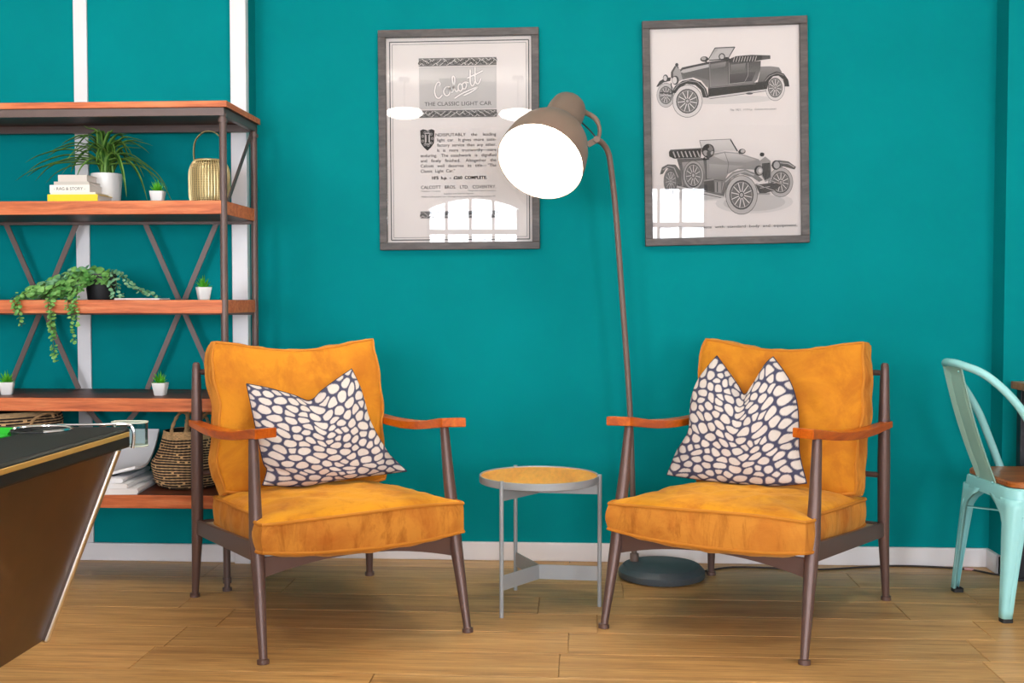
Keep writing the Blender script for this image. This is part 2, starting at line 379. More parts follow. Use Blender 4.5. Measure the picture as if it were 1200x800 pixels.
# ------------------------------------------------------------------ posters
INK = lambda g: ((g*.96)**2.2, (g*.92)**2.2, (g*.905)**2.2, 1)
class Art:
    """flat print on a poster; coordinates are units of a sheet, mapped to metres by s and origin"""
    def __init__(s, ox, oz, sc_, base_y): s.ox, s.oz, s.s, s.y = ox, oz, sc_, base_y; s.mb = MB(); s.k = 0; s.T = lambda u, v: (u, v)
    def pt(s, u, v):
        u, v = s.T(u, v); return ((u-s.ox)*s.s, s.y-s.k*1.2e-5, -(v-s.oz)*s.s)
    def poly(s, pts, g, g2=None):
        s.k += 1
        if g2 is not None:                                   # tone running from top to bottom of the drawn shape
            lo = min(p[1] for p in pts); hi = max(p[1] for p in pts); g = [INK(g+(g2-g)*(p[1]-lo)/(hi-lo)) for p in pts]
        else: g = g if isinstance(g, tuple) else INK(g)
        s.mb.add([s.pt(*p) for p in pts], [list(range(len(pts)))], 0, False, g)
    def ell(s, cx, cy, rx, ry, g, n=22, rot=0):
        s.poly([(cx+rx*math.cos(t)*math.cos(rot)-ry*math.sin(t)*math.sin(rot), cy+rx*math.cos(t)*math.sin(rot)+ry*math.sin(t)*math.cos(rot)) for t in (2*PI*k/n for k in range(n))], g)
    def line(s, pts, w, g):
        s.k += 1; g = g if isinstance(g, tuple) else INK(g)
        for (a, b_), (c, d) in zip(pts[:-1], pts[1:]):
            L = math.hypot(c-a, d-b_) or 1; nx, ny = -(d-b_)/L*w/2, (c-a)/L*w/2
            s.mb.add([s.pt(a+nx, b_+ny), s.pt(c+nx, d+ny), s.pt(c-nx, d-ny), s.pt(a-nx, b_-ny)], [(0, 1, 2, 3)], 0, False, g)
    def ring(s, cx, cy, rx, ry, w, g, n=28, a0=0, a1=2*PI):
        s.line([(cx+rx*math.cos(a0+(a1-a0)*k/n), cy+ry*math.sin(a0+(a1-a0)*k/n)) for k in range(n+1)], w, g)
    def text(s, body, x0, x1, y, cap, g, slant=0, bold=0, justify=True):
        """letters between x0 and x1, baseline y, capital height cap"""
        s.k += 1; g = INK(g)
        vs, fs = glyphs(body, slant, bold); mx = max(v[0] for v in vs); mn = min(v[0] for v in vs)
        ky = cap/.7; kx = (x1-x0)/(mx-mn) if justify else ky
        s.mb.add([s.pt(x0+(v[0]-mn)*kx, y-v[1]*ky) for v in vs], fs, 0, False, g)
    def wheel(s, cx, cy, rx, ry, g_tyre=.78, inner=.7, spokes=11, hub=.16, dark=.2):
        s.ell(cx, cy, rx, ry, .16); s.ell(cx, cy, rx*.97, ry*.97, g_tyre); s.ell(cx, cy, rx*(inner+.03), ry*(inner+.03), .2)
        s.ell(cx, cy, rx*inner*.94, ry*inner*.94, .62); s.ell(cx, cy, rx*inner*.86, ry*inner*.86, dark+.22)
        for k in range(spokes):
            a = 2*PI*k/spokes+.2; e = (cx+rx*inner*.9*math.cos(a), cy+ry*inner*.9*math.sin(a))
            s.line([(cx, cy), e], rx*.12, .12); s.line([(cx, cy), e], rx*.07, .86)
        s.ell(cx, cy, rx*hub, ry*hub, .2); s.ell(cx, cy, rx*hub*.65, ry*hub*.65, .7)
def poster(label, cx, cz, w, h, roll, draw, ref):
    t = thing('framed_poster', label, 'poster', (cx, 0, cz)); t.rotation_euler = (0, -math.radians(roll), 0)
    bw = .031; D0, D1 = -.030, -.002
    for nm, q in (('frame_bar', (-w/2, w/2, h/2-bw, h/2)), ('frame_bar', (-w/2, w/2, -h/2, -h/2+bw)), ('frame_bar', (-w/2, -w/2+bw, -h/2+bw, h/2-bw)), ('frame_bar', (w/2-bw, w/2, -h/2+bw, h/2-bw))):
        b = MB(); b.box(q[0], q[1], D0, D1, q[2], q[3]); b.build(nm, M['frame'], t, bevel=.002)
    b = MB(); b.box(-w/2+bw, w/2-bw, -.008, -.004, -h/2+bw, h/2-bw); b.build('paper', M['paper'], t)
    a = Art(*ref, -.0085); draw(a); stuff(a.mb.build('print', M['ink'], t, recalc=False))
    b = MB(); b.box(-w/2+bw+.0005, w/2-bw-.0005, -.0205, -.019, -h/2+bw+.0005, h/2-bw-.0005); b.build('glass_pane', M['glass'], t)
    return t
def ornament(a, x0, y0, x1, y1, seed):
    r = random.Random(seed); a.poly([(x0, y0), (x1, y0), (x1, y1), (x0, y1)], .48)
    hh = y1-y0
    n = int((x1-x0)/hh*2.2)
    for k in range(n):
        cx = x0+(k+.5)*(x1-x0)/n; cy = (y0+y1)/2+(-1)**k*hh*.12
        a.ring(cx, cy, hh*.3, hh*.24, hh*.11, .12, 8, r.random()*6, r.random()*3+8); a.ell(cx+r.uniform(-1, 1)*hh*.15, cy, hh*.09, hh*.09, .1, 6)
        a.line([(cx-hh*.3, cy+hh*.35*r.choice((-1, 1))), (cx+hh*.2, cy), (cx+hh*.4, cy-hh*.3*r.choice((-1, 1)))], hh*.09, .85)
    a.line([(x0, y0), (x1, y0)], .5, .3); a.line([(x0, y1), (x1, y1)], .5, .3)
def draw_advert(a):
    for x0, y0, x1, y1, w, g in ((458.4, 50, 621, 280.5, 1.3, .34), (461.3, 53, 618, 277.6, .5, .42)):
        a.line([(x0, y0), (x1, y0), (x1, y1), (x0, y1), (x0, y0-w/2)], w, g)
    ornament(a, 492.5, 69.6, 583.5, 78.4, 1); ornament(a, 492.5, 130, 583.5, 138, 2); ornament(a, 493, 247.5, 584, 255, 3)
    a.poly([(493, 79.8), (583.3, 79.8), (583.3, 128.5), (493, 128.5)], .76)
    a.poly([(494, 80.8), (582.3, 80.8), (582.3, 98), (494, 94)], .80); a.poly([(516, 93), (552, 93), (549, 108), (520, 107)], .70)
    a.text('THE CLASSIC LIGHT CAR', 499, 577.5, 124.6, 4.4, .3, 0, .01)
    # hand-drawn script lettering, rising to the right, white with a dark outline
    strokes = [
        [(37, 34), (40, 30), (37, 27), (31, 30), (24, 42), (24, 53), (29, 57), (37, 53)],                          # C
        [(57, 43), (50, 40), (42, 47), (44, 56), (52, 55), (57, 43), (56, 52), (61, 53)],      # a
        [(61, 52), (68, 40), (72, 28), (69, 24), (66, 32), (65, 48), (68, 55), (72, 52)],                         # l
        [(82, 45), (79, 42), (74, 46), (73, 53), (77, 56), (83, 51)],                                             # c
        [(90, 42), (84, 44), (82, 52), (87, 54), (92, 47), (90, 42), (97, 45)],                                   # o
        [(108, 22), (101, 44), (102, 53), (107, 51), (110, 46)], [(97, 36), (118, 33)],                           # t
        [(119, 20), (112, 43), (113, 52), (118, 51), (124, 44)], [(110, 35), (132, 31)],                          # t
        [(60, 66), (80, 61), (112, 58), (100, 63), (80, 66)]]
    def S(p):
        u, v = p; X, Y = (u-24)*.56, (v-42)*.60; X, Y = rot2(X, Y, math.radians(-16)); return (511+X, 108+Y)
    strokes = [[tuple(q[:2]) for q in catmull([S(p)+(0,) for p in st], 5)] for st in strokes]
    for st in strokes: a.line(st, 2.8, .45)
    for st in strokes: a.line(st, 1.8, .97)
    # shield-shaped ornate initial
    a.poly([(493.6, 153), (497, 151.5), (502, 153), (507, 151.5), (510.5, 153), (509.6, 168), (506, 173), (502, 176.5), (498, 173), (494.4, 168)], .16)
    for k in range(9):
        q = 2*PI*k/9; a.ring(502+5.8*math.cos(q), 162.5+8*math.sin(q), 1.3, 1.3, .6, .72, 6)
    a.poly([(499, 156), (505, 156), (505, 169), (499, 169)], .74); a.poly([(501, 157.5), (503.2, 157.5), (503.2, 167.5), (501, 167.5)], .08)
    a.poly([(499.8, 157), (504.4, 157), (504.4, 158.4), (499.8, 158.4)], .08); a.poly([(499.8, 166.8), (504.4, 166.8), (504.4, 168.2), (499.8, 168.2)], .08)
    L = [(511.5, 'NDISPUTABLY    the    leading'), (513.5, 'light  car.   It gives  more  satis-'), (513.5, 'factory  service  than  any  other.'), (513.5, 'It   is   more   trustworthy\u2014more'),
         (493.8, 'enduring.   The  coachwork   is   dignified'), (493.8, 'and   finely   finished.    Altogether   the'), (493.8, 'Calcott   well   deserves   its   title\u2014 "The')]
    for i, (x, s_) in enumerate(L): a.text(s_, x, 582.5, 160+i*6.0, 3.5, .16)
    a.text('Classic  Light  Car."', 493.8, 534, 202, 3.5, .16)
    a.text("10'5  h.p.  -  \u00a3260  COMPLETE.", 507, 571.5, 210, 3.4, .12, 0, .03)
    a.text('CALCOTT   BROS.   LTD.   COVENTRY.', 494, 582, 221, 3.7, .18)
    a.text('Telephone: 7 Coventry', 494, 517, 224.3, 1.3, .3); a.text('Telegrams: Calcott Coventry', 549, 582, 224.3, 1.3, .3)
    a.text('London and District Agents:', 521, 556, 227.6, 1.6, .3)
    a.text('Watkins & Doncaster, Ltd., The High Road, Great Portland Street, London, W.', 494, 581.5, 231, 1.6, .3)
def draw_cars(a):
    # upper car, seen from its left side
    a.T = lambda u, v: (755+u*.15833, 40+v*.15833)
    a.ell(640, 480, 330, 30, .84)
    a.wheel(165, 430, 68, 92, .76, .7)
    a.poly([(95, 365), (120, 325), (165, 300), (205, 300), (200, 325), (150, 335), (108, 366)], .14)
    a.poly([(868, 240), (940, 240), (1005, 250), (1025, 285), (1010, 330), (880, 372), (845, 362), (862, 290)], .55, .34)
    a.poly([(868, 240), (1005, 250), (1015, 268), (872, 262)], .52)
    a.poly([(480, 384), (885, 352), (905, 408), (480, 452)], .1)
    a.poly([(268, 250), (290, 228), (490, 192), (625, 178), (700, 205), (872, 198), (868, 260), (845, 335), (815, 362), (490, 384), (470, 380), (430, 330), (370, 305), (290, 320)], .26, .52)
    a.poly([(275, 262), (300, 240), (490, 210), (490, 232), (300, 270)], .74); a.poly([(285, 235), (490, 192), (490, 205), (290, 246)], .2)
    a.poly([(300, 278), (490, 245), (490, 330), (400, 300), (300, 300)], .36)
    a.poly([(500, 212), (615, 196), (610, 230), (500, 250)], .55, .38); a.poly([(650, 220), (760, 212), (750, 270), (650, 285)], .5, .34); a.poly([(640, 290), (835, 275), (805, 345), (640, 358)], .32, .20)
    for p in ([(490, 195), (490, 382)], [(632, 200), (632, 358), (745, 348), (772, 300), (772, 206)], [(480, 384), (830, 362)]): a.line(p, 4, .12); a.line([(q[0]+4, q[1]+3) for q in p], 2.5, .7)
    a.poly([(480, 450), (902, 406), (912, 420), (790, 434), (490, 466)], .82); a.line([(480, 451), (902, 407)], 4, .2); a.line([(490, 467), (912, 422)], 4, .25)
    a.ell(785, 437, 26, 8, .3)
    a.wheel(975, 400, 72, 98, .84, .72)
    a.poly([(878, 410), (888, 355), (925, 305), (985, 280), (1040, 298), (1072, 345), (1080, 395), (1046, 394), (1035, 340), (1000, 312), (960, 316), (930, 350), (915, 408)], .12)
    a.line([(900, 350), (935, 312), (990, 292), (1040, 310)], 5, .6)
    a.poly([(482, 180), (535, 92), (682, 90), (628, 178)], .62, .78); a.poly([(515, 160), (560, 100), (670, 98), (640, 140)], .74); a.line([(482, 180), (535, 92), (682, 90), (628, 178)], 6, .15)
    a.poly([(630, 180), (690, 158), (800, 152), (942, 160), (942, 186), (880, 192), (790, 205), (640, 204)], .14)
    for k in range(9): a.line([(680+k*20, 162), (668+k*20, 200)], 6, .7)
    a.poly([(880, 160), (942, 160), (942, 186), (880, 192)], .3)
    a.ring(585, 158, 20, 22, 8, .08); a.ell(620, 178, 22, 16, .1); a.line([(490, 182), (640, 176)], 8, .12)
    a.ell(455, 172, 30, 20, .1); a.ell(450, 168, 18, 12, .66); a.line([(455, 188), (480, 198)], 8, .15)
    a.poly([(205, 262), (235, 214), (272, 240), (292, 318), (240, 340), (205, 300)], .64); a.poly([(205, 262), (235, 214), (245, 222), (222, 262), (222, 310), (205, 300)], .3)
    a.ell(250, 208, 12, 14, .15); a.line([(250, 195), (250, 215), (262, 232)], 8, .2)
    a.ell(165, 305, 20, 28, .2); a.ell(162, 305, 13, 20, .8); a.ell(238, 322, 26, 34, .2); a.ell(232, 322, 17, 26, .86)
    a.line([(120, 410), (220, 420)], 10, .2); a.line([(120, 425), (215, 435)], 5, .75); a.line([(205, 340), (215, 440)], 8, .25)
    a.wheel(325, 480, 112, 122, .86, .72, 11)
    a.poly([(205, 415), (235, 365), (290, 328), (360, 316), (425, 342), (465, 392), (484, 460), (440, 456), (425, 400), (385, 362), (320, 352), (265, 380), (238, 418)], .13)
    a.line([(225, 395), (265, 350), (330, 328), (400, 340), (450, 390), (468, 450)], 6, .6)
    a.text('The 1921,  11.9 h.p.  Calcott two-seater.', 640, 985, 562, 14, .25, .3)
    # lower car, seen from its right front
    a.T = lambda u, v: (755+u*.16874, 150+v*.16874)
    for g, k in ((.84, 1.0), (.76, .8)): a.ell(760, 520, 270*k, 75*k, g); a.ell(400, 455, 260*k, 45*k, g)
    a.wheel(945, 382, 86, 104, .7, .72, 11)
    a.poly([(880, 262), (930, 228), (1000, 238), (1052, 278), (1042, 296), (965, 272), (905, 292)], .36); a.line([(900, 265), (940, 246), (1000, 254), (1040, 280)], 6, .7)
    a.wheel(180, 355, 50, 92, .5, .8, 11)
    a.poly([(105, 306), (120, 256), (160, 236), (215, 240), (250, 285), (262, 390), (226, 384), (216, 325), (190, 275), (152, 262), (126, 302)], .36); a.line([(125, 275), (165, 250), (205, 262), (232, 330)], 7, .66)
    a.poly([(225, 200), (400, 198), (435, 212), (540, 380), (530, 460), (410, 425), (265, 396), (250, 290)], .36, .5); a.poly([(260, 225), (410, 215), (420, 300), (400, 380), (270, 300)], .62, .42)
    a.poly([(170, 150), (182, 134), (398, 128), (392, 196), (205, 198), (172, 180)], .14)
    for k in range(7): a.line([(200+k*28, 148), (216+k*28, 190)], 9, .72)
    a.line([(180, 138), (398, 131)], 7, .4)
    a.poly([(425, 205), (470, 170), (560, 158), (650, 168), (795, 218), (822, 262), (780, 290), (650, 282), (580, 315), (545, 380), (530, 466), (428, 438)], .62, .44)
    a.poly([(480, 185), (560, 166), (650, 176), (780, 222), (700, 240), (560, 225)], .80, .62); a.poly([(450, 240), (560, 250), (690, 262), (600, 290), (560, 340), (450, 330)], .66, .52)
    a.line([(428, 212), (430, 436)], 5, .16); a.line([(560, 165), (585, 240), (575, 310)], 3, .3); a.line([(430, 345), (545, 360)], 4, .25)
    a.poly([(385, 76), (605, 72), (648, 155), (560, 150), (500, 160), (405, 150)], .84, .76); a.line([(405, 150), (385, 76), (605, 72)], 4, .4); a.line([(600, 75), (648, 158)], 9, .14)
    for x, y, r, g in ((440, 150, 42, .16), (462, 130, 22, .5), (425, 165, 20, .66), (455, 170, 22, .3), (438, 118, 16, .1), (475, 165, 14, .7)): a.ell(x, y, r, r, g, 12)
    a.ring(445, 150, 40, 46, 7, .1); a.line([(420, 195), (410, 210), (450, 205)], 12, .12)
    a.ell(680, 160, 24, 18, .2); a.ell(684, 158, 15, 12, .75); a.line([(665, 178), (655, 160)], 7, .2)
    a.wheel(338, 318, 72, 104, .66, .78, 11, .2)
    a.poly([(412, 358), (482, 350), (484, 444), (414, 424)], .3); a.line([(412, 358), (482, 350)], 9, .6); a.poly([(490, 372), (530, 368), (532, 448), (488, 440)], .6); a.line([(505, 370), (505, 440)], 7, .2)
    a.poly([(222, 384), (536, 464), (530, 478), (222, 402)], .74); a.line([(222, 384), (536, 464)], 4, .18); a.line([(222, 404), (530, 480)], 4, .2); a.ell(340, 425, 40, 8, .2)
    a.poly([(800, 230), (840, 200), (876, 232), (884, 352), (838, 378), (812, 330)], .62); a.poly([(818, 248), (872, 244), (876, 345), (836, 365), (820, 330)], .16)
    for k in range(6): a.line([(826+k*8, 250), (832+k*8, 355)], 2.5, .45)
    a.ell(818, 186, 16, 14, .2); a.line([(808, 175), (832, 180)], 8, .15)
    a.poly([(770, 395), (880, 385), (960, 395), (900, 440), (800, 465)], .3)
    for p in ([(770, 390), (900, 440)], [(780, 460), (870, 460)], [(850, 360), (960, 400)], [(800, 420), (870, 410)]): a.line(p, 10, .18); a.line(p, 5, .76)
    a.wheel(672, 464, 112, 138, .72, .72, 12)
    a.poly([(530, 462), (555, 355), (615, 302), (700, 284), (775, 318), (822, 364), (795, 376), (745, 340), (665, 316), (605, 345), (572, 400), (548, 472)], .55, .38)
    a.line([(560, 370), (620, 318), (695, 300), (760, 328)], 9, .7)
    a.ell(795, 298, 32, 36, .18); a.ell(800, 298, 23, 28, .62); a.ell(804, 298, 12, 16, .85); a.ell(914, 262, 30, 33, .18); a.ell(918, 262, 21, 25, .7)
    a.text('Calcott  Car,   complete  with  standard  body  and  equipment.', 95, 1056, 692, 19, .16)
poster('grey framed vintage text advert with script heading, behind the lamp head', -.511, 1.760, .668, .910, .35, draw_advert, (539.2, 164.6, .668/187.4))
poster('grey framed print of two old open cars, right of the lamp pole', .586, 1.782, .667, .918, 1.15, draw_cars, (850.4, 154.0, .667/192.5))

# ------------------------------------------------------------------ shelving unit
SX1, SX0, SYF, SYB = -1.333, -3.05, -.57, -.17
sh = thing('shelving_unit', 'tall steel and timber shelving unit against the left wall', 'shelf', (0, 0, 0))
for (x, y) in ((SX1, SYF), (SX1, SYB), (SX0, SYF), (SX0, SYB)):
    b = MB(); b.tube([(x, y, .0), (x, y, .012)], .0175, 14); b.tube([(x, y, .012), (x, y, .03)], .011, 12); b.tube([(x, y, .03), (x, y, .05)], .0165, 12)
    b.tube([(x, y, .05), (x, y, 1.79)], .0135, 14); b.tube([(x, y, 1.755), (x, y, 1.768)], .0175, 14)
    b.build('post', M['steel'] if not (x == SX1 and y == SYF and 0) else M['steel'], sh)
def board(z1, th, x1, y0, y1):
    b = MB(); x0 = SX0-.03
    vs = [(x, y, z) for x in (x0, x1) for y in (y0, y1) for z in (z1-th, z1)]
    b.add(vs, [(0, 1, 3, 2), (4, 6, 7, 5), (0, 4, 5, 1), (2, 3, 7, 6)], 0); b.add(vs, [(0, 2, 6, 4), (1, 5, 7, 3)], 1)
    return b.build('shelf_board', [M['shelf_edge'], M['shelf_top']], sh, bevel=.0025, weld=1e-5)
board(1.832, .024, SX1+.022, -.592, -.148)
SH = [1.466, 1.096, .727, .362]
for z in SH: board(z, .051, SX1+.004, -.582, -.152)
b = MB()
for y in (-.575, -.165): b.box(SX0, SX1+.01, y-.012, y+.012, 1.778, 1.8078)
for x in (SX0, SX1): b.box(x-.010, x+.010, -.57, -.16, 1.778, 1.8078)
b.build('top_rail', M['steel'], sh, bevel=.001)
b = MB(); 
for z in SH: b.box(SX0, SX1+.004, -.178, -.154, z-.062, z-.051)
b.build('back_rail', M['steel'], sh)
def cross(xc, hw, z0, z1):
    for s_ in (-1, 1):
        b = MB(); b.bar((xc-s_*hw, -.166+s_*.003, z0), (xc+s_*hw, -.166+s_*.003, z1), .021, .005); b.build('cross_brace', M['steel'], sh)
for xc in (-2.228, -1.64): cross(xc, .15, .727, 1.414)
cross(-2.816, .15, .727, 1.414)
for xc in (-1.935, -2.52): cross(xc, .135, .364, .678)
for y0, z0, y1, z1 in ((SYB-.01, 1.775, SYF+.01, 1.415), (SYF+.01, .66, SYB-.01, .1)):
    b = MB(); b.bar((SX1-.004, y0, z0), (SX1-.004, y1, z1), .02, .005, (1, 0, 0)); b.build('side_brace', M['steel'], sh)

# ------------------------------------------------------------------ things on the shelves
def succulent(x, y, z, rz, label, proto=[None]):
    if proto[0]: return dup(proto[0], (x, y, z), rz, label, 'small succulents in white pots')
    t = thing('potted_succulent', label, 'plant', (x, y, z), rz, 'small succulents in white pots'); proto[0] = t
    b = MB(); rings = []
    def sq(r, z, p=5, n=24):
        out = []
        for k in range(n):
            a = 2*PI*k/n; c, s_ = math.cos(a), math.sin(a); q = (abs(c)**p+abs(s_)**p)**(-1/p); out.append((r*q*c, r*q*s_, z))
        return out
    b.grid([sq(.0005, 0), sq(.019, 0), sq(.021, .003), sq(.0285, .047), sq(.0285, .049), sq(.0255, .049), sq(.025, .041), sq(.0005, .041)], 0, True, True)
    b.build('pot', M['white_matte'], t)
    b = MB(); r = random.Random(8)
    for ringn, (n, el, ln) in enumerate(((11, .35, .036), (10, .8, .042), (8, 1.15, .050), (4, 1.45, .052))):
        for k in range(n):
            a = 2*PI*k/n+ringn*.3+r.uniform(-.15, .15); e = el+r.uniform(-.12, .12); L = ln*r.uniform(.85, 1.15)
            d = Vector((math.cos(a)*math.cos(e), math.sin(a)*math.cos(e), math.sin(e))); sd = Vector((-math.sin(a), math.cos(a), 0)); up = d.cross(sd)*-1
            base = Vector((0, 0, .040)); w = .0055
            p1 = base+d*L*.45+up*.001; tip = base+d*L
            vs = [base-sd*w*.5, base+sd*w*.5, p1-sd*w, p1+sd*w, p1+up*-.0045, tip]
            b.add(vs, [(0, 1, 3, 2), (2, 3, 5), (0, 2, 4), (1, 4, 3), (0, 4, 1), (2, 5, 4), (3, 4, 5)], 0, False)
    stuff(b.build('leaves', M['succulent'], t)); return t
succulent(-1.640, -.42, SH[0], .1, 'small spiky succulent in white pot left of the gold lantern')
succulent(-1.455, -.44, SH[1], .5, 'small succulent in white pot at right end of the third shelf')
succulent(-2.300, -.44, SH[1], .25, 'small succulent in white pot half out of view at left edge')
succulent(-1.627, -.45, SH[2], .0, 'small spiky succulent in white pot above the seagrass basket')
succulent(-2.238, -.45, SH[2], .35, 'small succulent in white pot above the pool table rail')
# books
bx, by = -1.945, -.43
books = [(.196, .17, .031, (244, 206, 16), 0, 'thick yellow book at the bottom of the stack', .01), (.178, .15, .008, (226, 216, 204), 0, 'thin cream book on top of the yellow one', .008),
         (.158, .15, .029, (226, 222, 216), -.02, 'white book with dark lettering in the middle of the stack', -.004), (.138, .14, .013, (188, 180, 172), 0, 'thin grey book second from the top of the stack', 0), (.112, .13, .026, (204, 194, 186), .03, 'small pale grey book on top of the stack', 0)]
zz = SH[0]
for i, (w, d, th, c, rz, lab, dx) in enumerate(books):
    t = thing('book', lab, 'book', (bx+dx, by, zz), rz, 'books stacked beside the spider plant')
    cm_ = new_mat('book_cover_'+['yellow', 'cream', 'white', 'grey', 'pale'][i], lin(*c), .5)
    b = MB(); b.box(-w/2, w/2, -d/2, d/2, 0, .002); b.box(-w/2, w/2, -d/2, d/2, th-.002, th); b.box(-w/2, w/2, -d/2, -d/2+.002, .002, th-.002); b.build('cover', cm_, t)
    b = MB(); b.box(-w/2+.003, w/2-.003, -d/2+.002, d/2-.004, .002, th-.002); b.build('pages', M['paper'], t)
    if i == 2:
        a = Art(0, 0, 1, -d/2-.0006); a.text('- RAG & STORY -', -.062, .062, -.009, .0115, .3); stuff(a.mb.build('title_lettering', M['ink'], t, recalc=False))
    zz += th
# spider plant
sp = thing('potted_spider_plant', 'spider plant with long arching leaves in glossy white pot', 'plant', (-1.875, -.34, SH[0]), 0)
b = MB(); b.lathe([(.0005, 0), (.049, 0), (.051, .004), (.060, .122), (.060, .126), (.055, .126), (.053, .11), (.0005, .11)], 32); b.build('pot', M['white_glaze'], sp)
b = MB(); b.lathe([(.0005, .114), (.053, .111)], 24); b.build('soil', M['soil'], sp)
rl = random.Random(12)
def blade(path, w):
    P = catmull(path, 6); n = len(P); b = MB(); rows = []
    for i, p in enumerate(P):
        t = i/(n-1); d = (P[min(n-1, i+1)]-P[max(0, i-1)]).normalized(); sd = d.cross(Vector((0, 0, 1)))
        if sd.length < .05: sd = Vector((1, 0, 0))
        sd.normalize(); up = sd.cross(d); ww = w*(min(1, .55+t*2.2))*(1-t**2.2)+.0004
        rows.append([p-sd*ww+up*ww*.45, p-sd*ww*.55+up*ww*.12, p+sd*0, p+sd*ww*.55+up*ww*.12, p+sd*ww+up*ww*.45])
    for i in range(n-1):
        for k in range(4):
            b.add([rows[i][k], rows[i][k+1], rows[i+1][k+1], rows[i+1][k]], [(0, 1, 2, 3)], 1 if k in (0, 3) else 0, True)
    return b.build('leaf', [M['blade'], M['blade_edge']], sp, recalc=False, weld=1e-5)
def leaf(ax, ay, rise, drop, w=.0125):
    """ax, ay = horizontal reach; rise = height of the crest; drop = height of tip, above the pot rim"""
    o = Vector((rl.uniform(-.018, .018), rl.uniform(-.018, .018), .112)); z0 = .126
    blade([o, o+Vector((ax*.12, ay*.12, .03+rise*.55)), Vector((ax*.48, ay*.48, z0+rise)), Vector((ax*.80, ay*.80, z0+rise*.6+drop*.4)), Vector((ax, ay, z0+drop))], w)
for q in [(-.34, -.06, .040, -.030), (-.33, .02, .075, .015), (-.32, -.02, .095, .045), (-.34, .03, .055, -.005), (-.25, .06, .125, .10), (-.20, -.10, .03, -.045), (-.14, -.09, .055, -.01), (-.17, .08, .155, .145), (-.07, -.05, .165, .185), (-.05, .04, .165, .185),
          (.04, -.03, .155, .17), (.07, .05, .155, .165), (.20, -.03, .125, .105), (.14, .09, .13, .09), (.23, .05, .06, -.07), (.27, -.01, .03, -.118), (.19, -.07, .05, -.112), (.21, .07, .055, -.114), (.12, -.10, .07, -.10), (.24, .02, .05, -.06),
          (-.10, .13, .10, .06), (.03, .14, .11, .05), (.10, .13, .08, .0), (-.20, .12, .10, .02), (-.10, -.13, .1, .04), (.02, -.14, .09, .03), (.08, -.11, .11, .06), (-.02, -.10, .155, .14), (-.19, .02, .15, .12), (.15, .0, .14, .13), (.05, .1, .155, .15), (-.27, -.04, .06, -.03), (-.07, -.12, .05, -.03), (.16, .03, .08, .02), (-.24, .0, .11, .07)]:
    leaf(*q)
for k in range(12):
    an = rl.uniform(0, 2*PI); leaf(math.cos(an)*.14, math.sin(an)*.1, rl.uniform(.1, .155), rl.uniform(.04, .14), .010)
# gold lantern
lt = thing('gold_lantern', 'gold woven lantern with arched handle on the second shelf', 'lantern', (-1.437, -.415, SH[0]))
prof = [(.0005, 0), (.060, 0), (.070, .008), (.0755, .03), (.0765, .07), (.0765, .11), (.073, .135), (.062, .158), (.052, .166)]
b = MB(); b.lathe([(r-.003, z) for r, z in prof], 40); b.build('body', M['gold_dark'], lt)
b = MB()
for k in range(44):
    a = 2*PI*k/44; path = catmull([(r*math.cos(a), r*math.sin(a), z) for r, z in prof[1:]], 3); b.tube(path, .0022, 5, cap=False)
stuff(b.build('ribs', M['gold'], lt))
b = MB()
for k in range(24):
    z = .008+k*.0062
    r = None
    for (r0, z0), (r1, z1) in zip(prof[1:-1], prof[2:]):
        if z0 <= z <= z1: r = r0+(r1-r0)*(z-z0)/(z1-z0)
    b.tube([((r+.0008+.0012*(-1)**j)*math.cos(2*PI*j/44), (r+.0008+.0012*(-1)**j)*math.sin(2*PI*j/44), z) for j in range(44)], .0015, 4, closed=True)
stuff(b.build('weave', M['gold'], lt))
b = MB(); b.tube([(.053*math.cos(2*PI*k/32), .053*math.sin(2*PI*k/32), .166) for k in range(32)], .004, 8, closed=True); b.tube([(.07*math.cos(2*PI*k/32), .07*math.sin(2*PI*k/32), .145) for k in range(32)], .0022, 6, closed=True); b.build('rim', M['gold'], lt)
b = MB(); pth = catmull([(-.056, 0, .150), (-.060, 0, .20), (-.052, 0, .245), (-.020, 0, .276), (.02, 0, .276), (.052, 0, .245), (.060, 0, .20), (.056, 0, .150)], 6)
rows = []
for i, p in enumerate(pth):
    d = (pth[min(len(pth)-1, i+1)]-pth[max(0, i-1)]).normalized(); nn = d.cross(Vector((0, 1, 0)))
    rows.append([p+Vector((0, -.006, 0))-nn*.0015, p+Vector((0, .006, 0))-nn*.0015, p+Vector((0, .006, 0))+nn*.0015, p+Vector((0, -.006, 0))+nn*.0015])
b.grid(rows, 0, False, True); b.build('handle', M['gold_dark'], lt)
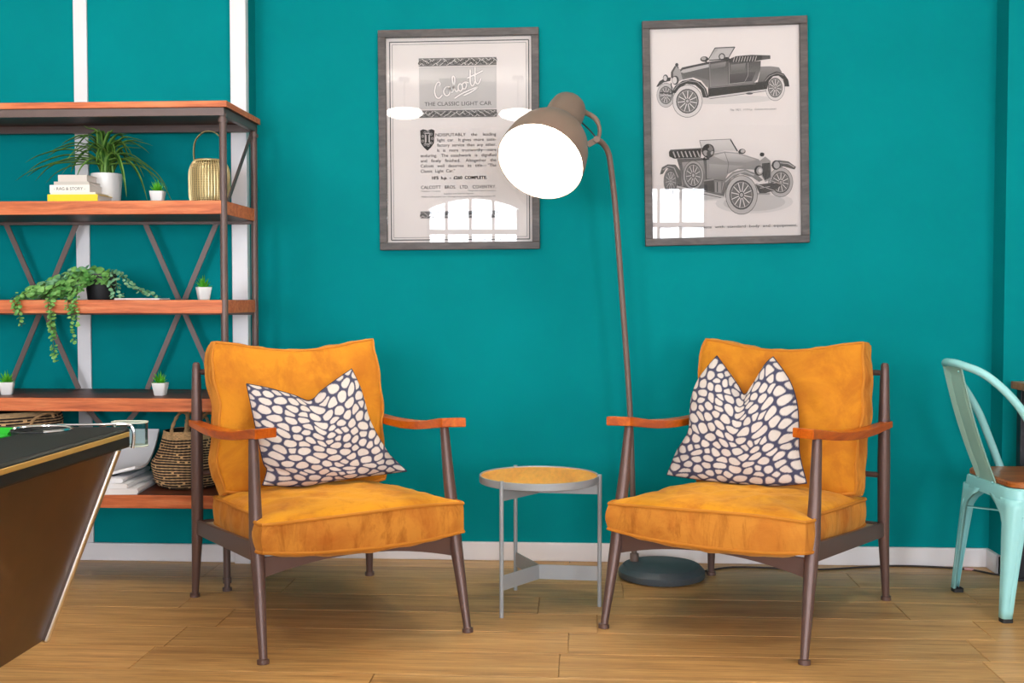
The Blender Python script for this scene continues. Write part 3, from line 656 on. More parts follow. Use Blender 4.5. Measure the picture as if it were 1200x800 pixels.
# trailing plant on the third shelf
tp = thing('trailing_plant', 'trailing string-leaf plant in black pot spilling over the third shelf', 'plant', (-1.865, -.43, SH[1]))
b = MB(); b.lathe([(.0005, 0), (.048, 0), (.050, .003), (.060, .095), (.060, .1), (.055, .1), (.053, .085), (.0005, .085)], 28); b.build('pot', M['black_pot'], tp)
bl, bs = MB(), MB(); rv = random.Random(5)
def disc(p, nrm, r, mi):
    nrm = nrm.normalized(); u = nrm.orthogonal().normalized(); u.rotate(Matrix.Rotation(rv.random()*6, 3, nrm)); w = nrm.cross(u)
    c = [p+(u*math.cos(2*PI*k/7)*1.15+w*math.sin(2*PI*k/7)*.92)*r for k in range(7)]
    bl.add([p-nrm*r*.22]+c, [(0, 1+k, 1+(k+1) % 7) for k in range(7)], mi, True)
def strand(pts, step, size, mi, spread=.009):
    P = catmull(pts, 10); bs.tube(P, .0011, 5, cap=False); acc = 0
    for a, c in zip(P[:-1], P[1:]):
        acc += (c-a).length
        while acc > step:
            acc -= step; d = (c-a).normalized(); sd = d.orthogonal().normalized(); sd.rotate(Matrix.Rotation(rv.random()*6.28, 3, d))
            for s_ in (-1, 1): disc(c+sd*s_*spread+Vector((0, 0, rv.uniform(-.002, .004))), Vector((rv.uniform(-.5, .5), -.6+rv.uniform(-.4, .4), .8))+sd*s_*.5, size*rv.uniform(.7, 1.15), mi)
for k in range(170):                                              # crown over the pot
    a = rv.random()*6.28; r = .075*math.sqrt(rv.random()); disc(Vector((r*math.cos(a)*1.05-.03, r*math.sin(a)-.032, .085+rv.uniform(-.035, .045)*(1-r*5))), Vector((rv.uniform(-.6, .6), -.7, .8)), rv.uniform(.009, .0155), 0 if rv.random() < .7 else 1)
for k in range(20):                                               # mass spilling to the left along the front of the shelf
    y = rv.uniform(-.15, -.02); e = rv.uniform(-.24, -.07)
    strand([(rv.uniform(-.04, .0), rv.uniform(-.04, .02), .09), (-.05+e*.1, y*.6, .098+rv.uniform(-.02, .012)), (e*.6-.02, y, .050+rv.uniform(-.02, .02)), (e, y, .024+rv.uniform(-.008, .022)), (e-.025, y-.01, .007)], .0125, .0115, 0 if k % 3 else 1, .009)
for xe, zt, sz in ((-.247, -.10, .0085), (-.262, -.06, .008), (-.12, -.235, .009), (-.13, -.12, .008), (-.045, -.165, .008), (-.03, -.10, .0075), (-.055, -.05, .008)):   # hanging strands in front of the board
    strand([(-.02, -.05, .1), (xe*.6, -.11, .055), (xe, -.155, .012), (xe, -.170, -.03), (xe+.004, -.168, zt*.6), (xe+.012, -.166, zt)], .0125, sz, 0, .009)
for pts in ([(.03, 0, .1), (.075, -.01, .105), (.11, -.02, .06), (.16, -.02, .035), (.235, -.03, .012)], [(.03, -.03, .1), (.07, -.04, .085), (.09, -.05, .03), (.11, -.05, .01)], [(.03, 0, .11), (.08, .01, .10), (.13, .0, .055), (.2, -.01, .02)], [(.03, -.04, .09), (.065, -.06, .05), (.075, -.07, .012), (.12, -.08, .01)]):
    strand(pts, .017, .0085, 1, .008)
stuff(bl.build('leaves', [M['vine'], M['vine2']], tp, recalc=False)); stuff(bs.build('stems', M['stem'], tp))
t = thing('booklet', 'thin pale booklet lying flat right of the trailing plant', 'booklet', (-1.69, -.46, SH[1]), .03)
b = MB(); b.box(-.088, .088, -.06, .06, 0, .003); b.build('cover', new_mat('booklet_cover', lin(196, 180, 182), .5), t); b = MB(); b.box(-.086, .087, -.059, .059, .003, .006); b.build('pages', M['paper'], t)
# baskets
def basket(name, label, x, y, z, s_, prof, handles, rz=0):
    t = thing(name, label, 'basket', (x, y, z), rz, 'seagrass baskets on the bottom shelf')
    b = MB(); P = [p.to_2d() for p in catmull([(r, zz_, 0) for r, zz_ in prof], 8)]
    L = [0]
    for p, q in zip(P[:-1], P[1:]): L.append(L[-1]+(q-p).length)
    nrow = int(L[-1]/.0053); seg = 84; tan, dark = lin(214, 176, 128), lin(44, 32, 28); rb = random.Random(3)
    def at(d):
        for i in range(len(P)-1):
            if L[i+1] >= d: f = (d-L[i])/(L[i+1]-L[i]+1e-9); return P[i].lerp(P[i+1], f)
        return P[-1]
    for r in range(nrow):
        p = at((r+.5)*L[-1]/nrow); isdark = r % 2 == 1 and r < nrow-5
        rows = []
        vs = []; hgt = .0045 if isdark else .0030; gro = .0009 if isdark else 0
        for k in range(seg):
            a = 2*PI*k/seg; bulge = .0008*(1 if (k+r) % 2 else -1); wz = .0012*math.sin(a*5+r*.2)
            for j, (dr, dz) in enumerate(((0, -hgt), (.0022+bulge+gro, -.002), (.0028+bulge+gro, 0), (.0022+bulge+gro, .002), (0, hgt))):
                vs.append(((p.x+dr)*math.cos(a), (p.x+dr)*math.sin(a), p.y+dz+wz))
        for k in range(seg):
            k2 = (k+1) % seg; c = dark if isdark else tan
            if not isdark: f = rb.uniform(.72, 1.1); c = (c[0]*f, c[1]*f, c[2]*f, 1)
            if isdark and rb.random() < .07: c = tan
            b.add([vs[k*5+j] for j in range(5)]+[vs[k2*5+j] for j in range(5)], [(j, j+1, j+6, j+5) for j in range(4)], 0, True, c)
    b.lathe([(.0005, .002), (prof[0][0], .002)], 30)
    stuff(b.build('woven_body', M['basket'], t, recalc=False))
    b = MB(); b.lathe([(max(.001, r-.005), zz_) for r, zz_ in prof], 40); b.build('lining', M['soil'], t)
    for h in handles:
        b = MB(); P2 = catmull(h, 6); b.tube(P2, .0055, 7)
        for ph in (0, PI):
            q = []
            for i, p in enumerate(P2): q.append(p+Vector((.004*math.cos(i*1.3+ph), .004*math.sin(i*1.3+ph), 0)))
            b.tube(q, .004, 6)
        b.build('handle', M['rope'], t)
    return t
basket('belly_basket', 'black and natural striped belly basket with looped handles', -1.548, -.36, SH[3], 1, [(.10, .002), (.124, .02), (.136, .06), (.141, .098), (.131, .112), (.116, .14), (.102, .18), (.094, .212), (.094, .222)],
       [[(-.035, -.085, .19), (-.037, -.083, .235), (-.020, -.05, .29), (.0, -.02, .285), (.012, -.06, .25), (.018, -.092, .20)], [(.045, .08, .20), (.05, .078, .25), (.03, .05, .285), (-.015, .06, .285), (-.03, .08, .24), (-.03, .088, .20)], [(.06, -.07, .20), (.065, -.06, .26), (.085, -.02, .29), (.10, .02, .27), (.09, .05, .21)]])
basket('belly_basket', 'wide striped basket with rope rim behind the pool table corner', -2.285, -.36, SH[3], 1, [(.13, .002), (.165, .03), (.19, .10), (.195, .17), (.204, .235), (.20, .275), (.17, .295)],
       [[(.15, -.12, .23), (.17, -.13, .27), (.198, -.09, .292), (.205, -.04, .285), (.19, -.02, .24)]])
# newspapers on the bottom shelf
def newspaper(label, x, y, z, rz, w, d, th, droop=0):
    t = thing('newspaper', label, 'newspaper', (x, y, z), rz, 'newspapers on the bottom shelf')
    b = MB(); n = 14; rows = []
    for i in range(n+1):
        yy = -d/2+d*i/n; e = max(0, (-.17-yy)); sag = -droop*e*e*8
        rows.append([(-w/2, yy, sag), (w/2, yy, sag), (w/2+.004, yy, sag+th*.5), (w/2, yy, sag+th), (-w/2, yy, sag+th)])
    b.grid(rows, 0, False, True); b.add(rows[0], [(0, 1, 2, 3, 4)]); b.add(rows[-1], [(0, 1, 2, 3, 4)])
    b.build('folded_sheets', M['newsprint'], t, weld=1e-5)
    b = MB()
    for k in range(5):
        b.box(-w/2+.02+k*.05, -w/2+.055+k*.05, -d/2+.05, d/2-.05, th+.0002, th+.0006)
    b.box(-w/2+.03, -w/2+.12, d/2-.16, d/2-.06, th+.0007, th+.001); stuff(b.build('printed_columns', M['newsgrey'], t)); return t
newspaper('folded newspaper lying lowest under the leaning one', -1.86, -.415, SH[3], .10, .34, .36, .022)
newspaper('folded newspaper lying second in the pile', -1.875, -.405, SH[3]+.023, -.02, .33, .34, .016)
newspaper('folded newspaper lying on top of the pile', -1.90, -.40, SH[3]+.040, .06, .30, .33, .016)
t = thing('newspaper', 'curled newspaper leaning upright beside the belly basket', 'newspaper', (-1.80, -.36, SH[3]+.057), 0, 'newspapers on the bottom shelf')
b = MB(); top, bot = [], []
prof = catmull([(.0, -.155, .004), (0, -.10, .001), (0, -.03, .012), (0, .03, .05), (0, .075, .10), (0, .105, .150)], 5)
for off in (0, .010):
    rows = []
    for i, p in enumerate(prof):
        d = (prof[min(len(prof)-1, i+1)]-prof[max(0, i-1)]).normalized(); nn = Vector((0, -d.z, d.y)); q = p+nn*off; ww = i/len(prof)
        rows.append([(-.19+k*.285/8, q.y, q.z+.0+.035*max(0, k-5)/3*(1-ww)*.8) for k in range(9)])
    (top if off else bot).extend(rows)
b.grid(top); b.grid(bot); n = len(top)
for i in range(n-1):
    for k in (0, 8): b.add([top[i][k], top[i+1][k], bot[i+1][k], bot[i][k]], [(0, 1, 2, 3)])
for i in (0, n-1):
    for k in range(8): b.add([top[i][k], top[i][k+1], bot[i][k+1], bot[i][k]], [(0, 1, 2, 3)])
b.build('folded_sheets', M['newsprint'], t, weld=1e-5)
b = MB(); N0 = 17
for i in range(N0, n-2):
    def up(k, i=i): v = Vector(top[i][k]); return (v.x, v.y-.0012, v.z+.0008)
    b.add([up(1, i), up(3, i), up(3, i+1), up(1, i+1)], [(0, 1, 2, 3)], 0, True)
stuff(b.build('printed_photo', M['newsgrey'], t))

# ------------------------------------------------------------------ armchairs
def surf_noise(p, k):
    return math.sin(p[0]*31*k+1.3)*math.sin(p[1]*27*k+.4+2*math.sin(p[0]*9))*.5+math.sin((p[0]+p[1])*47*k)*.25+math.sin(p[0]*83*k-p[1]*61*k)*.15
def boxed_cushion(name, parent, outline, th, crown, T, mats, sag=None, seed=0, n=36, bulge=.012, wr=.004, side_wr=.005):
    """two crowned panels, a border between them, piping round both; outline(u, v, face) -> plane coords; T maps (a, b, c) to 3-D"""
    b = MB(); per = []
    rng = [(-1+2*k/n) for k in range(n+1)]
    peri = [(u, -1) for u in rng]+[(1, v) for v in rng[1:]]+[(u, 1) for u in rng[::-1][1:]]+[(-1, v) for v in rng[::-1][1:-1]]
    f = lambda u: (1-abs(u)**2.6)
    edge = {}
    for face in (1, -1):
        rows = []
        for v in rng:
            row = []
            for u in rng:
                a, bb = outline(u, v); c = th/2-bulge*.7*max(0, abs(u*v)-.6)/.4+crown*(f(u)*f(v))**.55+wr*surf_noise((a+seed, bb-seed*.7), 1)*(f(u)*f(v))**.3
                c += (sag(u, v, face) if sag else 0)*face
                row.append(T(a, bb, face*c))
            rows.append(row)
        b.grid(rows, 0 if face == 1 else 1)
        edge[face] = []
        for u, v in peri:
            a, bb = outline(u, v); c = th/2-bulge*.7*max(0, abs(u*v)-.6)/.4+(sag(u, v, face) if sag else 0)*face+wr*surf_noise((a+seed, bb-seed*.7), 1)*0
            edge[face].append((a, bb, face*c))
    cx = sum(e[0] for e in edge[1])/len(peri); cy = sum(e[1] for e in edge[1])/len(peri)
    rows = []
    for j in range(7):
        t = j/6; row = []
        for i, (e1, e0) in enumerate(zip(edge[1], edge[-1])):
            p0, p1 = edge[1][i-1], edge[1][(i+1) % len(peri)]; tx, ty = p1[0]-p0[0], p1[1]-p0[1]; L = math.hypot(tx, ty) or 1
            nx, ny = ty/L, -tx/L
            if nx*(e1[0]-cx)+ny*(e1[1]-cy) < 0: nx, ny = -nx, -ny
            bu = (bulge*math.sin(PI*t)+side_wr*math.sin(PI*t)*(math.sin(i*.55+2*math.sin(i*.21)+seed)+.5*math.sin(i*1.3+t*3)))
            row.append(T(e1[0]*(1-t)+e0[0]*t+nx*bu, e1[1]*(1-t)+e0[1]*t+ny*bu, e1[2]*(1-t)+e0[2]*t))
        rows.append(row)
    b.grid(rows, 1, True, True)
    o = b.build(name, mats, parent, weld=1e-5)
    for face in (1, -1):
        b = MB(); b.tube([T(*e) for e in edge[face]], .0056, 7, closed=True); b.build('piping', M['piping'], o)
    return o
def armchair(label, loc, rz):
    t = thing('armchair', label, 'armchair', loc, rz, 'mustard armchairs facing each other')
    W_ = .336
    for s_ in (-1, 1):
        b = MB(); pth = [(s_*(W_+.008), -.458, 0), (s_*(W_+.008), -.457, .013), (s_*(W_+.007), -.456, .0145), (s_*(W_+.007), -.453, .028), (s_*W_, -.385, .28), (s_*W_, -.366, .36), (s_*(W_-.004), -.338, .50), (s_*(W_-.008), -.312, .672)]
        b.tube(pth, [.0185, .0185, .0130, .0130, .0215, .0225, .019, .0145], 16); b.build('leg', M['chair_metal'], t)
        b = MB(); pth = [(s_*(W_+.008), .425, 0), (s_*(W_+.008), .425, .013), (s_*(W_+.007), .424, .0145), (s_*(W_+.007), .423, .028), (s_*W_, .41, .25), (s_*W_, .405, .50), (s_*W_, .402, .66), (s_*W_, .402, .84), (s_*W_, .402, .862), (s_*W_, .402, .868)]
        b.tube(pth, [.0185, .0185, .0130, .0130, .0205, .0225, .0205, .0155, .0135, .008], 16); b.build('leg', M['chair_metal'], t)
        # side rail
        b = MB(); q = [(-.372, .292), (-.372, .352), (.40, .292), (.40, .238)]
        b.prism([(y, z) for y, z in ((-.372, .290), (.405, .236), (.405, .288), (-.372, .350))], s_*W_-.007, s_*W_+.007, axis='x'); b.build('side_rail', M['chair_metal'], t, bevel=.002)
        # wooden arm: narrow at the back post, broad and angled at the front
        b = MB(); st = [(.425, .344, .017, .657, .024), (.33, .342, .020, .656, .025), (.18, .338, .026, .654, .026), (.0, .330, .032, .660, .027), (-.18, .320, .038, .675, .028), (-.30, .316, .039, .692, .029), (-.375, .315, .039, .703, .030), (-.412, .317, .038, .706, .030)]
        rows = []
        for i, (y, xc, hw, z, th) in enumerate(st):
            sk = (0, 0, 0, 0, 0, 0, .006, .014)[i]
            rows.append([Vector((s_*(xc-hw), y+sk, z-th)), Vector((s_*(xc+hw), y-sk, z-th)), Vector((s_*(xc+hw), y-sk, z)), Vector((s_*(xc-hw), y+sk, z))])
        sm = [catmull([r[k] for r in rows], 5) for k in range(4)]
        rows = [[sm[k][i] for k in range(4)] for i in range(len(sm[0]))]
        b.grid(rows, 0, False, True); b.add(rows[0], [(0, 1, 2, 3)]); b.add(rows[-1], [(0, 1, 2, 3)])
        b.build('armrest', M['arm_wood'], t, bevel=.004, weld=1e-5)
    b = MB(); n = 16                                                   # front rail, its lower edge arched
    for k in range(n):
        xa, xb = -.33+.66*k/n, -.33+.66*(k+1)/n; ar = lambda x: .240+.045*(1-(x/.33)**2)
        b.prism([(xa, ar(xa)), (xb, ar(xb)), (xb, .305), (xa, .305)], -.386, -.374)
    b.build('front_rail', M['chair_metal'], t, weld=1e-5)
    b = MB(); b.tube([(-W_, .402, .832), (W_, .402, .832)], .0105, 12); b.build('back_rail', M['chair_metal'], t)
    b = MB(); b.tube([(-W_, .404, .46), (W_, .404, .46)], .0105, 12); b.build('back_rail', M['chair_metal'], t)
    b = MB(); b.prism([(-.328, .242), (.328, .242), (.328, .286), (-.328, .286)], .400, .412); b.build('rear_rail', M['chair_metal'], t)
    b = MB(); b.box(-.318, .318, -.36, .36, .0, .010); o = b.build('seat_pad_support', M['webbing'], t); o.location = (0, 0, .300); o.rotation_euler = (-.070, 0, 0)
    for k in range(5):
        x = -.24+k*.12; b = MB(); b.bar((x, .402, .25), (x, .402, .84), .03, .006); b.build('back_strap', M['webbing'], t)
    # seat cushion
    def seat_out(u, v):
        y = -.055+.395*v*(1-.02*u*u); hw = .313
        fl = max(0, min(1, (-.33-y)/.06)); hw += .034*fl*fl*(3-2*fl)
        hw -= .012*max(0, v)
        x = u*hw*(1-.03*max(0, (abs(v)-.8)/.2)**2); 
        if v < -.6: y -= .018*(1-u*u)*min(1, (-v-.6)/.4)
        return x, y
    def seat_sag(u, v, face):
        s_ = 0
        if face == -1: s_ = .012*(1-u*u)*max(0, -v)*-1*-1
        return -s_ if face == -1 else .006*math.sin(u*2.2+.4)*max(0, -v)
    ang = -.055
    def TS(a, bb, c): return (a, bb*math.cos(ang)-c*math.sin(ang), .353+bb*math.sin(ang)+c*math.cos(ang))
    boxed_cushion('seat_cushion', t, seat_out, .098, .046, TS, [M['velvet'], M['velvet_side']], seat_sag, 1.0, bulge=.006, wr=.008, side_wr=.004)
    # back cushion, slouching: top edge dips in the middle, corners stand up
    def back_out(u, v):
        x = u*.312*(1+.015*v*v-.02*(1-abs(v))); z = .272*v*(1-.0*u)
        if v > 0: z -= v*.040*(1-u*u)**1.2; z += .010*v*u*u
        else: z += -v*.004*(1-u*u)
        x += (.007*math.sin(v*5+1)+.003*math.sin(v*13+u))*abs(u)**3; q_ = max(0, abs(u)+abs(v)-1.72)/.28; x -= u*.020*q_; z -= v*.012*q_
        return x, z
    lean = math.radians(11)
    def TB(a, bb, c): return (a, .255+bb*math.sin(lean)-c*math.cos(lean), .672+bb*math.cos(lean)+c*math.sin(lean))
    boxed_cushion('back_cushion', t, back_out, .100, .040, TB, [M['velvet_back'], M['velvet_side']], None, 2.0, bulge=.012, wr=.010, side_wr=.0035)
    return t
AL = ((-.908, -.840, 0), math.radians(32.0)); AR = ((.603, -.747, 0), math.radians(-30))
ch = armchair('mustard velvet armchair on the left, next to the shelving unit', *AL)
dup(ch, AR[0], AR[1], 'mustard velvet armchair on the right, standing over the lamp base')

# ------------------------------------------------------------------ scatter cushions
def pebble_field(n, seed):
    """rounded pebbles packed on a unit square: 1 inside a pebble, 0 in the gaps between"""
    r = np.random.default_rng(abs(seed)+7); pts = []; rad = []
    for big in (.094, .076, .060, .046):
        for _ in range(1500):
            p = r.random(2)*1.1-.05; ok = True
            for q, rq in zip(pts, rad):
                dx, dy = p[0]-q[0], (p[1]-q[1])*1.35
                if dx*dx+dy*dy < ((big+rq)*.5)**2*1.12: ok = False; break
            if ok: pts.append(p); rad.append(big)
    P = np.array(pts)*[1, 1.35]; R = np.array(rad)
    g = np.linspace(0, 1, n+1); X, Y = np.meshgrid(g, g); 
    Xw = X+.012*np.sin(Y*13+seed)+.008*np.sin(Y*29+X*11); Yw = (Y+.012*np.sin(X*11+seed*.7)+.008*np.sin(X*27-Y*9))*1.35
    D = (Xw[..., None]-P[:, 0])**2+(Yw[..., None]-P[:, 1])**2-(R*.5)**2*.6
    own = D.argmin(-1); best = np.full(X.shape, 0.)
    d0 = np.take_along_axis(D, own[..., None], -1)
    L = np.sqrt(((P[own][..., None, :]-P)**2).sum(-1))+1e-6
    E = (D-d0)/(2*L); np.put_along_axis(E, own[..., None], 9, -1)
    rk = R[own]*.12
    f = -rk*np.log(np.exp(-np.minimum(E, .2)/rk[..., None]).sum(-1))
    return np.clip((f-.0082)/.004+.5, 0, 1)
def pillow(label, loc, rz, top, right, bottom, left, y_of, th, seed):
    t = thing('scatter_cushion', label, 'cushion', loc, rz, 'pebble print cushions on the armchairs')
    n = 170
    def samp(poly, smooth=True):
        P = catmull([(p[0], p[1], 0) for p in poly], 24); L = [0]
        for a, c in zip(P[:-1], P[1:]): L.append(L[-1]+(c-a).length)
        out = []
        for k in range(n+1):
            d = L[-1]*k/n; i = 0
            while i < len(P)-2 and L[i+1] < d: i += 1
            f = (d-L[i])/(L[i+1]-L[i]+1e-9); out.append(P[i].lerp(P[i+1], f))
        return out
    T_, B_, L_, R_ = samp(top), samp(bottom), samp(left[::-1]), samp(right[::-1])   # T,B left to right; L,R bottom to top
    def coons(s_, q):
        i, j = round(s_*n), round(q*n)
        return B_[i]*(1-q)+T_[i]*q+L_[j]*(1-s_)+R_[j]*s_-(B_[0]*(1-s_)*(1-q)+B_[n]*s_*(1-q)+T_[0]*(1-s_)*q+T_[n]*s_*q)
    b = MB(); cols = []
    ivory, navy = lin(214, 203, 196), lin(66, 66, 92)
    for face in (-1, 1):
        rows = []
        for j in range(n+1):
            row = []
            for i in range(n+1):
                s_, q = i/n, j/n; p = coons(s_, q); e = (4*s_*(1-s_))*(4*q*(1-q))
                d = th*e**.42*(1+.1*math.sin(s_*7+seed)*math.sin(q*6))
                d -= .55*th*math.exp(-((s_-.5)/.10)**2-((q-1)/.28)**2)*e**.2                       # crease below the dent
                d += .004*math.sin(s_*23+q*9+seed)*math.sin(q*17)*e**.3
                row.append((p.x, y_of(p.y)+face*max(0, d)*(1 if face < 0 else .75), p.y))
            rows.append(row)
        b.grid(rows); cols.append(pebble_field(n, int(seed*100)+face))
    ob = b.build('cover', M['pebbles'], t, recalc=False)
    k = np.concatenate([c.ravel() for c in cols])[:, None]; rgba = np.ones((len(k), 4), 'f'); rgba[:, :3] = np.array(navy[:3])*(1-k)+np.array(ivory[:3])*k
    ca = ob.data.color_attributes.new('Print', 'FLOAT_COLOR', 'POINT'); ca.data.foreach_set('color', rgba.astype('f').ravel())
    per = [Vector((p.x, y_of(p.y), p.y)) for p in T_+R_[::-1][1:]+B_[::-1][1:]+L_[1:-1]]
    b = MB(); b.tube(per, .0022, 6, closed=True); b.build('piping', M['pillow_dark'], ob); return t
pillow('pebble print cushion slumped sideways on the left armchair', *AL,
       [(-.225, .803), (-.15, .786), (-.064, .759), (-.004, .737), (.046, .771), (.107, .808), (.169, .843)], [(.169, .843), (.195, .766), (.213, .654), (.262, .549), (.278, .526), (.33, .472)],
       [(-.206, .464), (-.071, .450), (.036, .458), (.183, .466), (.33, .472)], [(-.225, .803), (-.212, .684), (-.196, .544), (-.185, .512), (-.206, .464)], lambda z: -.005+(z-.42)*.36, .085, .37)
pillow('pebble print cushion with two pointed ears on the right armchair', *AR,
       [(-.213, .889), (-.17, .845), (-.114, .786), (-.083, .755), (-.051, .803), (-.021, .865), (.004, .891)], [(.004, .891), (.075, .812), (.114, .732), (.133, .644), (.146, .565), (.184, .47)],
       [(-.339, .455), (-.202, .449), (-.071, .448), (.064, .452), (.184, .47)], [(-.213, .889), (-.268, .808), (-.286, .732), (-.277, .619), (-.313, .541), (-.339, .455)], lambda z: -.005+(z-.42)*.36, .085, 1.91)

# ------------------------------------------------------------------ side table
st = thing('side_table', 'small round side table with honey wood top on grey frame', 'table', (-.152, -.690, 0))
A_ = [(-.125, -.175), (.223, .0), (-.10, .214)]
R0 = .214
b = MB(); b.lathe([(.0005, .444), (R0-.004, .444), (R0, .446), (R0, .470), (R0-.004, .4705), (R0-.005, .4645), (.0005, .4645)], 64); b.build('tray', M['table_grey'], st)
b = MB(); b.lathe([(.0005, .4665), (R0-.006, .4665), (R0-.0055, .464)], 64); b.build('table_top', M['table_top'], st)
for a in (236, 356, 116):
    q = math.radians(a); c, s_ = math.cos(q), math.sin(q)
    b = MB(); b.tube([(c*(R0+.004), s_*(R0+.004), 0), (c*(R0+.004), s_*(R0+.004), .474)], .0075, 12); b.build('leg', M['table_grey'], st)
    b = MB(); b.bar((0, 0, .119), (c*R0, s_*R0, .119), .052, .005, (-s_, c, 0)); b.build('lower_stretcher', M['table_grey'], st)
    b = MB(); b.bar((0, 0, .424), (c*R0, s_*R0, .424), .04, .005, (-s_, c, 0)); b.build('upper_stretcher', M['table_grey'], st)

# ------------------------------------------------------------------ floor lamp
fl = thing('floor_lamp', 'lit taupe floor lamp with large dome shade leaning between the posters', 'lamp', (.317, -.262, 0))
b = MB(); b.lathe([(.0005, 0), (.150, 0), (.150, .006), (.169, .007), (.1705, .010), (.1705, .030), (.152, .050), (.150, .051), (.0005, .058)], 56); b.build('base', M['lamp_base'], fl)
P0 = Vector((.317, -.262, 0))
pole = catmull([Vector(p)-P0 for p in ((.212, -.222, .055), (.204, -.212, .35), (.190, -.210, .70), (.160, -.222, 1.10), (.134, -.236, 1.43), (.112, -.254, 1.62), (.100, -.264, 1.675), (.078, -.282, 1.706), (.056, -.302, 1.716))], 6)
b = MB(); b.tube(pole, .0115, 12); b.tube([pole[0], pole[0]+Vector((0, 0, .03))], .018, 12); b.build('pole', M['lamp_pole'], fl)
cen = Vector((-.152, -.59, 1.597))-P0; cap = Vector((-.044, -.286, 1.862))-P0
ax = (cap-cen).normalized(); Lh = (cap-cen).length
Mx = Matrix.Translation(cen) @ ax.to_track_quat('Z', 'Y').to_matrix().to_4x4()
b = MB(); outer = [(.163, 0), (.1625, .01), (.160, .05), (.153, .10), (.138, .15), (.116, .190), (.094, .215), (.079, .232), (.074, .255), (.073, Lh-.07), (.068, Lh-.035), (.052, Lh-.010), (.025, Lh), (.0005, Lh+.002)]
b.lathe(outer, 56, Mx); b.lathe([(.163, 0), (.1600, -.001), (.1590, .003)], 56, Mx); b.build('lamp_shade', M['lamp_grey'], fl)
b = MB(); b.lathe([(r-.0035, z) for r, z in [(.1625, .003), (.1600, .05), (.153, .10), (.138, .15), (.116, .190), (.094, .215), (.079, .225)]]+[(.0005, .225)], 56, Mx); b.build('shade_interior', M['reflector'], fl)
b = MB(); b.lathe([(.0005, .035), (.03, .042), (.052, .065), (.060, .095), (.052, .125), (.032, .155), (.022, .18), (.022, .224)], 32, Mx); b.build('bulb', M['bulb'], fl)
# joint: clevis between pole end and neck, with a knob and a short cord
J = pole[-1]; b = MB(); nk = cen+ax*(Lh*.72)
b.tube(catmull([J+Vector((.004, 0, -.005)), J+Vector((.012, .0, .035)), J+Vector((.0, .005, .075)), J+Vector((-.03, .01, .100)), nk+Vector((.05, 0, .035))], 5), [.0075]*9+[.010]*8+[.013]*4, 10)
b.bar(J+Vector((.01, 0, .004)), J+Vector((-.035, -.006, -.020)), .022, .012, (0, 1, 0)); b.build('bracket', M['lamp_grey'], fl, bevel=0)
b = MB(); b.tube([J+Vector((0, -.02, 0)), J+Vector((0, .02, 0))], .0125, 12); b.tube([nk+Vector((.055, -.02, .03)), nk+Vector((.055, .02, .03))], .012, 12); b.build('joint_bolt', M['lamp_grey'], fl)
b = MB(); b.tube(catmull([nk+Vector((.055, 0, .0)), J+Vector((-.03, -.004, .04)), J+Vector((0, 0, .005))], 5), .0028, 6); b.build('cord', M['cable'], fl)
cb = MB(); pth = catmull([(.470, -.22, .008), (.50, -.16, .004), (.62, -.09, .004), (.76, -.092, .004), (.96, -.108, .004), (1.13, -.062, .004), (1.27, -.028, .004), (1.37, -.026, .004), (1.47, -.040, .004), (1.575, -.075, .004), (1.66, -.16, .004), (1.76, -.19, .004), (2.0, -.22, .004)], 8)
ct = thing('power_cable', 'thin dark cable trailing from the lamp base along the baseboard', 'cable', (0, 0, 0))
cb.tube(pth, .0038, 8); cb.build('cord', M['cable'], ct)
b = MB(); b.tube([(1.553, -.066, .006), (1.585, -.079, .006)], .0062, 10); b.build('connector', M['connector'], ct)

# ------------------------------------------------------------------ mint metal chair
mc = thing('metal_chair', 'mint green metal chair with wooden seat at the right edge', 'chair', (1.646, -.596, 0), math.radians(4.5))
SW, SZ = .205, .452
b = MB(); n = 40                                                     # hoop: arms and back in one bent tube
half = [(-.105, .215, SZ-.03), (-.112, .214, SZ+.03), (-.14, .213, .55), (-.165, .211, .64)]
hoop = catmull([(-.04, .205, .430), (-.06, .207, .47), (-.095, .209, .56), (-.145, .206, .675), (-.205, .192, .765), (-.275, .150, .838), (-.325, .075, .868), (-.338, 0, .874),
                (-.325, -.075, .868), (-.275, -.150, .838), (-.205, -.192, .765), (-.145, -.206, .675), (-.095, -.209, .56), (-.06, -.207, .47), (-.04, -.205, .430)], 6)
b.tube(hoop, .0142, 12); b.build('back_hoop', M['mint'], mc)
b = MB(); rows = []                                                  # splat: pressed sheet with turned edges and a stamped border
ys = [-.082, -.080, -.070, -.056, -.050, -.044, -.040, 0, .040, .044, .050, .056, .070, .080, .082]
for k in range(25):
    t_ = k/24; x = -.330+.142*t_-.012*math.sin(PI*t_); z = .872-.442*t_; row = []
    for y in ys:
        d = .006 if abs(y) >= .08 else 0
        if .08 < t_ < .9 and abs(abs(y)-.050) < .004: d = -.004
        if abs(t_-.10) < .022 and abs(y) < .05: d = -.004
        row.append((x-d, y*(1-.05*t_), z))
    rows.append(row)
b.grid(rows); o = b.build('back_splat', M['mint_in'], mc); so = o.modifiers.new('sheet', 'SOLIDIFY'); so.thickness = .003
b = MB()
for y in (-.06, .06):
    for z, x in ((.845, -.328), (.455, -.203)): b.lathe([(.0005, .004), (.003, .0035), (.0045, 0)], 10, Matrix.Translation((x-.004, y, z)) @ Matrix.Rotation(-PI/2, 4, 'Y'))
stuff(b.build('rivets', M['mint'], mc))
def rsq(hx, hy, r, z, n=6):
    out = []
    for cx, cy, a0 in ((hx-r, hy-r, 0), (-hx+r, hy-r, 90), (-hx+r, -hy+r, 180), (hx-r, -hy+r, 270)):
        for k in range(n+1): a = math.radians(a0+90*k/n); out.append((cx+r*math.cos(a), cy+r*math.sin(a), z))
    return out
